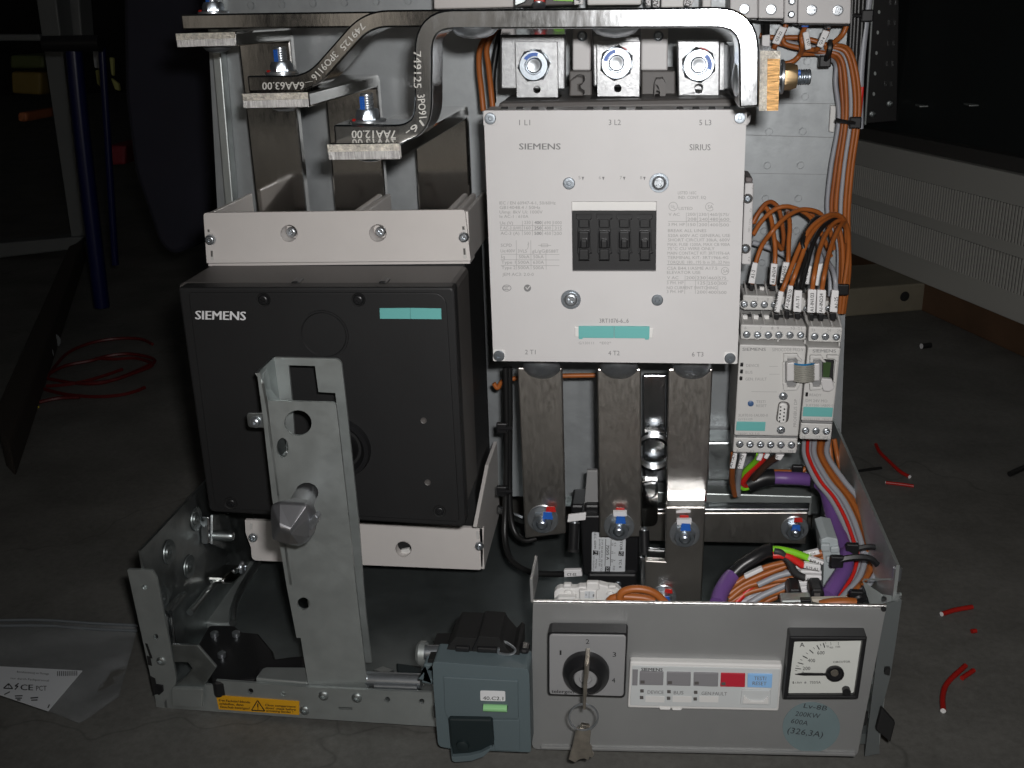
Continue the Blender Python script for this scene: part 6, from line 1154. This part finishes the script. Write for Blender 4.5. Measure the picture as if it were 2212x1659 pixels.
# brown loops at the terminal block
wire('brown wire loop in front of the foot of the right lower bar, outer turn', [ZL(*p)+(.572+.0001*i,) for i, p in enumerate(((330, 1500), (320, 1430), (360, 1370), (480, 1340), (620, 1350), (740, 1400), (850, 1500)))], .0026, OR)
wire('brown wire loop in front of the foot of the right lower bar, inner turn', [ZL(*p)+(.574,) for p in ((190, 1490), (230, 1450), (320, 1430), (480, 1435), (620, 1450), (720, 1480))], .0026, OR)
wire('orange wire bent between the breaker and the left lower bar', zp(Z8, (100, 140, .76), (120, 165, .76), (150, 130, .76), (250, 112, .76), (420, 104, .76), (620, 100, .76)), .0019, OR)
for i, (a, x) in enumerate(((75, 100), (135, 140))): wire(('orange wire dropping left of the contactor top, outer', 'orange wire dropping left of the contactor top, inner')[i], zp(Z2, (170+i*25, 165, .78), (x-10, 290, .775), (a+5, 420, .77), (a+20, 560, .765), (a+32, 690, .762)), .0021, OR)
wire('black cable behind the two orange wires left of the contactor top', zp(Z2, (215, 180, .80), (185, 330, .80), (165, 480, .80), (168, 640, .80)), .0024, BKW)
prism('strap_end', Z8((120, 770), (245, 830), (250, 860), (120, 800)), .75, .004, TNL, tray)

# ---------------------------------------------------------------- things on the floor and in the dark behind
def offcut(label, P, m, r=.0022, end=True):
    Q = [WZ(u, v, r) for u, v in P]
    t = tag(tube('wire_offcut', Q, r, m, None, 6, 8), label, 'wire offcut', 'wire offcuts lying on the floor')
    if end:
        d = (Q[0]-Q[1]).normalized(); lathe('cut_end', Q[0]+d*.0002, d, [(r*.98, 0), (r*.9, .0003), (r*.5, .0003), (r*.45, .0002), (0, .0001)], TAG, t, 10)
    return t
offcut('long curved red wire offcut on the floor right of the tray', [B6(*p) for p in ((498, 1438), (440, 1405), (370, 1340), (320, 1290), (297, 1245))], RDO, .0020)
offcut('short straight red wire offcut below the curved one', [B6(*p) for p in ((356, 1473), (440, 1482), (524, 1494))], RDO, .0018)
offcut('bright red wire offcut on the floor level with the panel top', [B7(*p) for p in ((698, 727), (780, 702), (882, 684))], RDO, .0020)
offcut('bent red wire offcut at the lower right, its white end toward the lens', [B7(*p) for p in ((706, 1312), (704, 1220), (735, 1140), (840, 1040))], RDO, .0020)
offcut('tiny red wire crumb on the floor at the right', [B7(*p) for p in ((878, 832), (905, 828))], RDO, .0018, False)
offcut('short red wire offcut touching the bent one', [B7(*p) for p in ((820, 1115), (890, 1068))], RDO, .0018, False)
offcut('thin black wire offcut beside the curved red one', [B6(*p) for p in ((170, 1408), (250, 1395), (330, 1385))], BKW, .0016, False)
offcut('thick black wire offcut at the right edge of the picture', [B6(*p) for p in ((1100, 1422), (1190, 1380))], BKW, .003, False)
offcut('short black cable stub standing out on the dark floor by the cabinet', [B6(*p) for p in ((570, 655), (625, 648))], BKW, .004)
for i, (x, y, x2, y2) in enumerate(((210, 725, 248, 712), (78, 1027, 125, 1022))): offcut(['yellow wire crumb beside the red coil', 'yellow wire crumb at the left edge'][i], [B3(x, y), B3(x2, y2)], mat('yellow_insulation', (.5, .4, .03), .5), .002, False)
for i, c in enumerate(((348, 285), (300, 367))):
    p = WZ(*B3(*c), .012); lathe('cable_ferrule', p, (.15, -1, .1), [(.011, 0), (.011, .002), (.006, .002), (.006, 0)], ALU, None, 18); tag(C.objects[-1], ['small pale ring on the floor at the left, farther one', 'small pale ring on the floor at the left, nearer one'][i], 'ring', 'pale rings on the floor')
coil = thing('wire_coil', 'loose coil of red wire lying on the dark floor at the left', 'wire coil', tuple(WZ(*B3(560, 480), 0)))
for P in (((305, 520), (420, 380), (560, 310), (730, 275), (900, 275), (985, 310)), ((290, 515), (420, 450), (590, 415), (700, 385), (830, 372), (950, 390), (1000, 420), (930, 460), (800, 515), (650, 560), (480, 560), (300, 530)), ((300, 580), (430, 570), (560, 545), (680, 510), (790, 472)), ((190, 570), (290, 600), (420, 632), (600, 648), (760, 640), (870, 615), (935, 588)), ((150, 718), (250, 685), (380, 658), (515, 652)), ((620, 400), (740, 405), (880, 400), (985, 440), (880, 490), (700, 548), (520, 560))):
    tube('wire_turn', [WZ(*B3(*p), .004) for p in P], .0024, RDC, coil, 8, 6)
# plastic bag with its printed label
bag = thing('plastic_bag', 'clear zip bag with a white printed label lying on the floor at the lower left', 'bag', tuple(WZ(100, 1500, 0)))
film = mat('clear_film', (.5, .53, .55), .22, trans=.0); nt = film.node_tree; pb_ = nt.nodes['Principled BSDF']; pb_.inputs['Alpha'].default_value = .15
bagp = [(-40, 590), (400, 615), (960, 640), (985, 760), (940, 900), (860, 1150), (580, 1350), (200, 1190), (-60, 1100)]
bm = bmesh.new(); n = 16
rows = []
for j in range(n+1):
    row = []
    for i in range(n+1):
        a, b_ = i/n, j/n
        top = Vector((-60+a*1040, 600+a*45)); bot = Vector((-60+a*900 if a < .7 else 570+(a-.7)*900, 1105+a*340 if a < .7 else 1343-(a-.7)*640))
        q = top.lerp(bot, b_); row.append(bm.verts.new(WZ(*B4(q.x, q.y), .004+.006*math.sin(3.1*a+1)*math.sin(3.14*b_)+.003*math.sin(9*a+5*b_)*math.sin(7*b_-4*a)+random.uniform(0, .002))))
    rows.append(row)
for j in range(n):
    for i in range(n): bm.faces.new((rows[j][i], rows[j][i+1], rows[j+1][i+1], rows[j+1][i]))
fo = finish('film', bm, film, bag, 0, 60)
fo.modifiers.new('thickness', 'SOLIDIFY').thickness = .0004
for dy in (0, 40): tube('zip_seal', [WZ(*B4(*p), .007) for p in ((-40, 615+dy), (300, 612+dy), (650, 635+dy), (970, 650+dy))], .0011, mat('zip_plastic', (.14, .155, .165), .35), bag, 4, 6)
lq = [WZ(*B4(*p), .0135) for p in ((-40, 938), (582, 970), (340, 1255), (-60, 1120))]
pl_ = solid('paper_label', lq, (0, 0, -.0006), PAPER, bag)
fz = lambda u, v: WZ(u, v, .0138)
for s, A, B_, h, b_ in (('|||||||||||', (405, 1000), (545, 998), 26, .02), ('Betriebsanleitung vor Montage', (120, 985), (345, 1000), 14, 0), ('nur durch Fachpersonal', (75, 1030), (345, 1048), 14, 0), ('CE', (145, 1108), (232, 1110), 40, .02), ('PCT', (255, 1112), (330, 1112), 34, .0), ('!', (58, 1090), (64, 1090), 24, 0)): TXT.append((s, Vector(B4(*A)), Vector(B4(*B_)), h*B4.k, fz, BKP, pl_, b_, 'printing', 0))
def bl(a, b_, wd=1.2):
    a, b_ = Vector(B4(*a)), Vector(B4(*b_)); d = (b_-a).normalized(); nn = Vector((-d.y, d.x))*wd/2
    FLAT.setdefault((pl_.name, BKP.name, 'printing'), []).append([fz(*q) for q in (a+nn, b_+nn, b_-nn, a-nn)])
for a, b_ in (((25, 1095), (62, 1062)), ((62, 1062), (90, 1098)), ((90, 1098), (25, 1095)), ((132, 1060), (105, 1080)), ((105, 1080), (128, 1080)), ((128, 1080), (105, 1105)), ((105, 1150), (160, 1148)), ((108, 1165), (155, 1165)), ((120, 1178), (145, 1178)), ((30, 1140), (70, 1120)), ((215, 1165), (270, 1160)), ((220, 1180), (265, 1178)), ((350, 1210), (338, 1235))): bl(a, b_, 2.4)
# dark cabinet at the right with its grille plinth
cbn = thing('cabinet', 'big dark switchgear cabinet with a slotted grey plinth standing at the right', 'cabinet', tuple(WZ(2212, 715, 0)))
c0 = WZ(1839, 548, .045); c1 = WZ(2212, 703, .045); c0.z = c1.z = 0; dr_ = (c1-c0).normalized(); nrm = Vector((dr_.y, -dr_.x, 0)); nrm = nrm if nrm.y < 0 else -nrm
cz0 = .045; 
def CP(u, v, off=0): return WP(u, v, c0+nrm*off, nrm)
ztop = (CP(1857, 302).z+CP(2212, 383).z)/2
base0 = CP(1780, 540); base1 = CP(2300, 760)
def cq(a, b_, z0, z1, off0, off1, nm, m, bev=0, par_=cbn): return solid(nm, [Vector((*(a.xy+nrm.xy*off1), z0)), Vector((*(b_.xy+nrm.xy*off1), z0)), Vector((*(b_.xy+nrm.xy*off1), z1)), Vector((*(a.xy+nrm.xy*off1), z1))], nrm*(off0-off1), m, par_, bev)
a_, b_ = Vector((base0.x, base0.y, 0)), Vector((base1.x, base1.y, 0))
cq(a_, b_+dr_*.3, cz0, ztop, -.08, 0, 'plinth', CAB, .002)
cq(a_-dr_*.02, b_+dr_*.3, 0, cz0, -.05, -.004, 'base_skid', WOODB, .002)
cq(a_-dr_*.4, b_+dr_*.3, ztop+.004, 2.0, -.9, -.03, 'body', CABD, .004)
cq(a_, b_+dr_*.3, ztop, ztop+.02, -.4, -.01, 'sill', mat('dark_sill', (.06, .058, .055), .5), .002)
bm = bmesh.new()
for (v0, v1, v2, v3) in ((355, 415, 452, 532), (442, 500, 560, 640)):
    zA0 = CP(1850, v0).z; zA1 = CP(1850, v1).z
    za, zb_ = max(CP(1850, v0).z, CP(2212, v2).z), min(CP(1850, v1).z, CP(2212, v3).z)
    L0 = (CP(1840, 450)-a_).dot(dr_); L1 = (CP(2290, 500)-a_).dot(dr_); n = 78
    for i in range(n):
        p = a_+dr_*(L0+(L1-L0)*i/n); wv = dr_*((L1-L0)/n*.42)
        add_solid(bm, [Vector((p.x, p.y, za))+nrm*.003, Vector((p.x, p.y, za))+wv+nrm*.003, Vector((p.x, p.y, zb_))+wv+nrm*.003, Vector((p.x, p.y, zb_))+nrm*.003], nrm*-.002)
stuff(finish('grille_ribs', bm, CAB, cbn, 0))
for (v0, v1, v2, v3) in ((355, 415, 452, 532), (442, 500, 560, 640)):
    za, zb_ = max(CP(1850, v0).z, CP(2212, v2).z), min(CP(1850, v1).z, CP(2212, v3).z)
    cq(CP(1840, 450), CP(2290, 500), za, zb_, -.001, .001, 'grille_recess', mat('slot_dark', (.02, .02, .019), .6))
rl = thing('perforated_rail', 'black perforated cabinet rail with rows of slots at the top right', 'rail', tuple(CP(1868, 268)))
YR = CP(1868, 268).y-.035
prism('rail_face', B5((300, -300), (445, -300), (425, 730), (235, 745)), YR, .03, BK, rl, .002); prism('rail_edge', B5((292, -300), (306, -300), (240, 750), (226, 750)), YR-.01, .012, GVD, rl, .001)
for i in range(5):
    x, y = 388-i*7.5, 15+i*122
    for d_ in (0, 34): prism('slot_rim', [B5(x+d_-6+a*12, y-16+b_*32) for a, b_ in ((0, 0), (1, .1), (.5, .5), (1, .9), (0, 1))], YR-.004, .004, TNL, rl, .0005)
for i in range(5): prism('round_hole', circ(B5(316-i*8, 72+i*123), 2.6, 10, 4.2), YR-.0015, .001, GVD, rl)
for c in ((380, 622), (275, 685)): fix('rivet', 'rivet', W(*B5(*c), YR-.002), AXF, pxr(8, B5(*c), YR), GV, rl)
for i, (x, y) in enumerate(((588, 638), (885, 633))): tag(prism('bright_clip', B5((x-30, y-4), (x+30, y-6), (x+30, y+4), (x-28, y+8)), CP(*B5(x-30, y), -.03).y-.022, .03, GVD, None, .001), ['small bright clip in the dark cabinet, left one', 'small bright clip in the dark cabinet, right one'][i], 'clip', 'bright clips inside the cabinet')
bd = thing('floor_board', 'pale board with one hole lying on the floor under the cabinet edge', 'board', tuple(WZ(1830, 690, 0)))
p0, p1 = WZ(*B6(60, 485), 0), WZ(*B6(720, 430), 0); nb_ = Vector((0, 0, .045)); dd = (p1-p0).normalized(); bk_ = Vector((-dd.y, dd.x, 0))
bk_ = bk_ if bk_.y > 0 else -bk_
solid('board', [p0, p1, p1+nb_, p0+nb_], bk_*.14, WOOD, bd, .003); hp = WZ(*B6(455, 400), .022); lathe('bolt_hole', p0+(p1-p0)*.60+Vector((0, 0, .026))-bk_*.0005, -bk_, [(.008, 0), (.0075, .0005), (.006, .0005), (.006, 0), (0, 0)], BKM, bd, 16)
# work bench frame, blue stand, dark cloth at the left
bf = thing('bench_frame', 'grey metal bench frame with two uprights in the dark at the left', 'bench', tuple(WZ(150, 545, 0)))
YBn = 2.0
prism('upright', B2((183, -40), (290, -40), (448, 1240), (372, 1245)), YBn, .05, ALU, bf, .003); prism('upright', B2((343, -40), (412, -40), (435, 260), (365, 260)), YBn+.05, .05, ALU, bf, .003); prism('cross_rail', B2((-60, 1282), (372, 1246), (448, 1240), (360, 1312), (-60, 1362)), YBn-.01, .05, ALU, bf, .003); prism('upper_rail', B2((-60, 180), (205, 180), (210, 215), (-60, 215)), YBn+.01, .04, ALU, bf, .003)
for q, m, l, c in (((( 55, 375), (215, 380), (215, 500), (60, 490)), mat('ochre_box', (.20, .14, .03), .6), 'ochre box on the shelf behind the bench upright', 'box'), (((90, 590), (140, 590), (140, 640), (92, 640)), mat('orange_box', (.45, .15, .06), .6), 'small orange box on the shelf behind the bench upright', 'box'), (((50, 290), (230, 290), (230, 360), (50, 360)), mat('olive_box', (.08, .1, .03), .6), 'olive box above the ochre one behind the bench', 'box'),
                (((550, 765), (660, 765), (655, 865), (552, 868)), mat('dark_red_box', (.22, .02, .03), .6), 'dark red box on the floor behind the blue stand', 'box')):
    t = tag(prism('storage_box', B2(*q), 2.3, .15, m, None, .006), l, c, 'boxes in the dark behind the bench')
for i, q in enumerate(([(484, 262), (514, 262), (520, 360), (494, 355)], [(498, 370), (520, 365), (528, 460), (508, 440)], [(572, 300), (592, 305), (594, 400), (582, 390)], [(580, 410), (620, 440), (626, 478), (602, 470)])):
    tag(prism('reflective_patch', B2(*q), 2.2, .01, mat('pale_yellow_cloth', (.42, .42, .14), .7) if i else PAPER, None, .002), ['whitish strip seen beside the handle of the blue stand', 'yellow strip below the whitish one beside the blue stand', 'yellow strip right of the blue stand', 'lowest pale yellow strip right of the blue stand'][i], 'strip', 'pale strips behind the blue stand')
bs = thing('blue_stand', 'dark blue tubular stand with a black padded crossbar at the left', 'stand', tuple(WZ(222, 660, 0)))
YS2 = 1.55
tube('post', [W(*B2(385, 240), YS2), W(*B2(430, 700), YS2), W(*B2(535, 1610), YS2)], .0125, BTU, bs, 4, 16); tube('thin_post', [W(*B2(535, 250), YS2+.1), W(*B2(605, 1390), YS2+.1)], .006, BTU, bs, 3, 12)
tube('padded_crossbar', [W(*B2(235, 230), YS2-.01), W(*B2(530, 226), YS2-.01)], .0115, BK, bs, 2, 16)
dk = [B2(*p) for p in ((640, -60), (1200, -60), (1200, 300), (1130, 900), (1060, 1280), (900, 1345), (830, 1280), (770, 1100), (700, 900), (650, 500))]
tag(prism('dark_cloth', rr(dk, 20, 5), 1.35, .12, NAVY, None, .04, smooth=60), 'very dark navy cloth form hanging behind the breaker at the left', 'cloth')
bp_ = [WZ(*p, .05) for p in (B2(440, 1250), B2(345, 1300), B2(160, 1659), B3(20, 960), B3(60, 960), B3(250, 400))]
tag(solid('skid', [WZ(*B2(440, 1260), .04), WZ(*B3(60, 960), .04), WZ(*B3(0, 900), .04), WZ(*B3(-20, 700), .04), WZ(*B2(360, 1290), .04)], (0, 0, -.04), mat('dark_wood_skid', (.035, .028, .022), .7), None, .004), 'dark skid running along the floor under the bench at the left', 'skid')
do_text()
for o in list(C.objects):
    if o.type == 'MESH' and o.parent is None and 'label' not in o and 'kind' not in o: print('UNLABELLED', o.name)
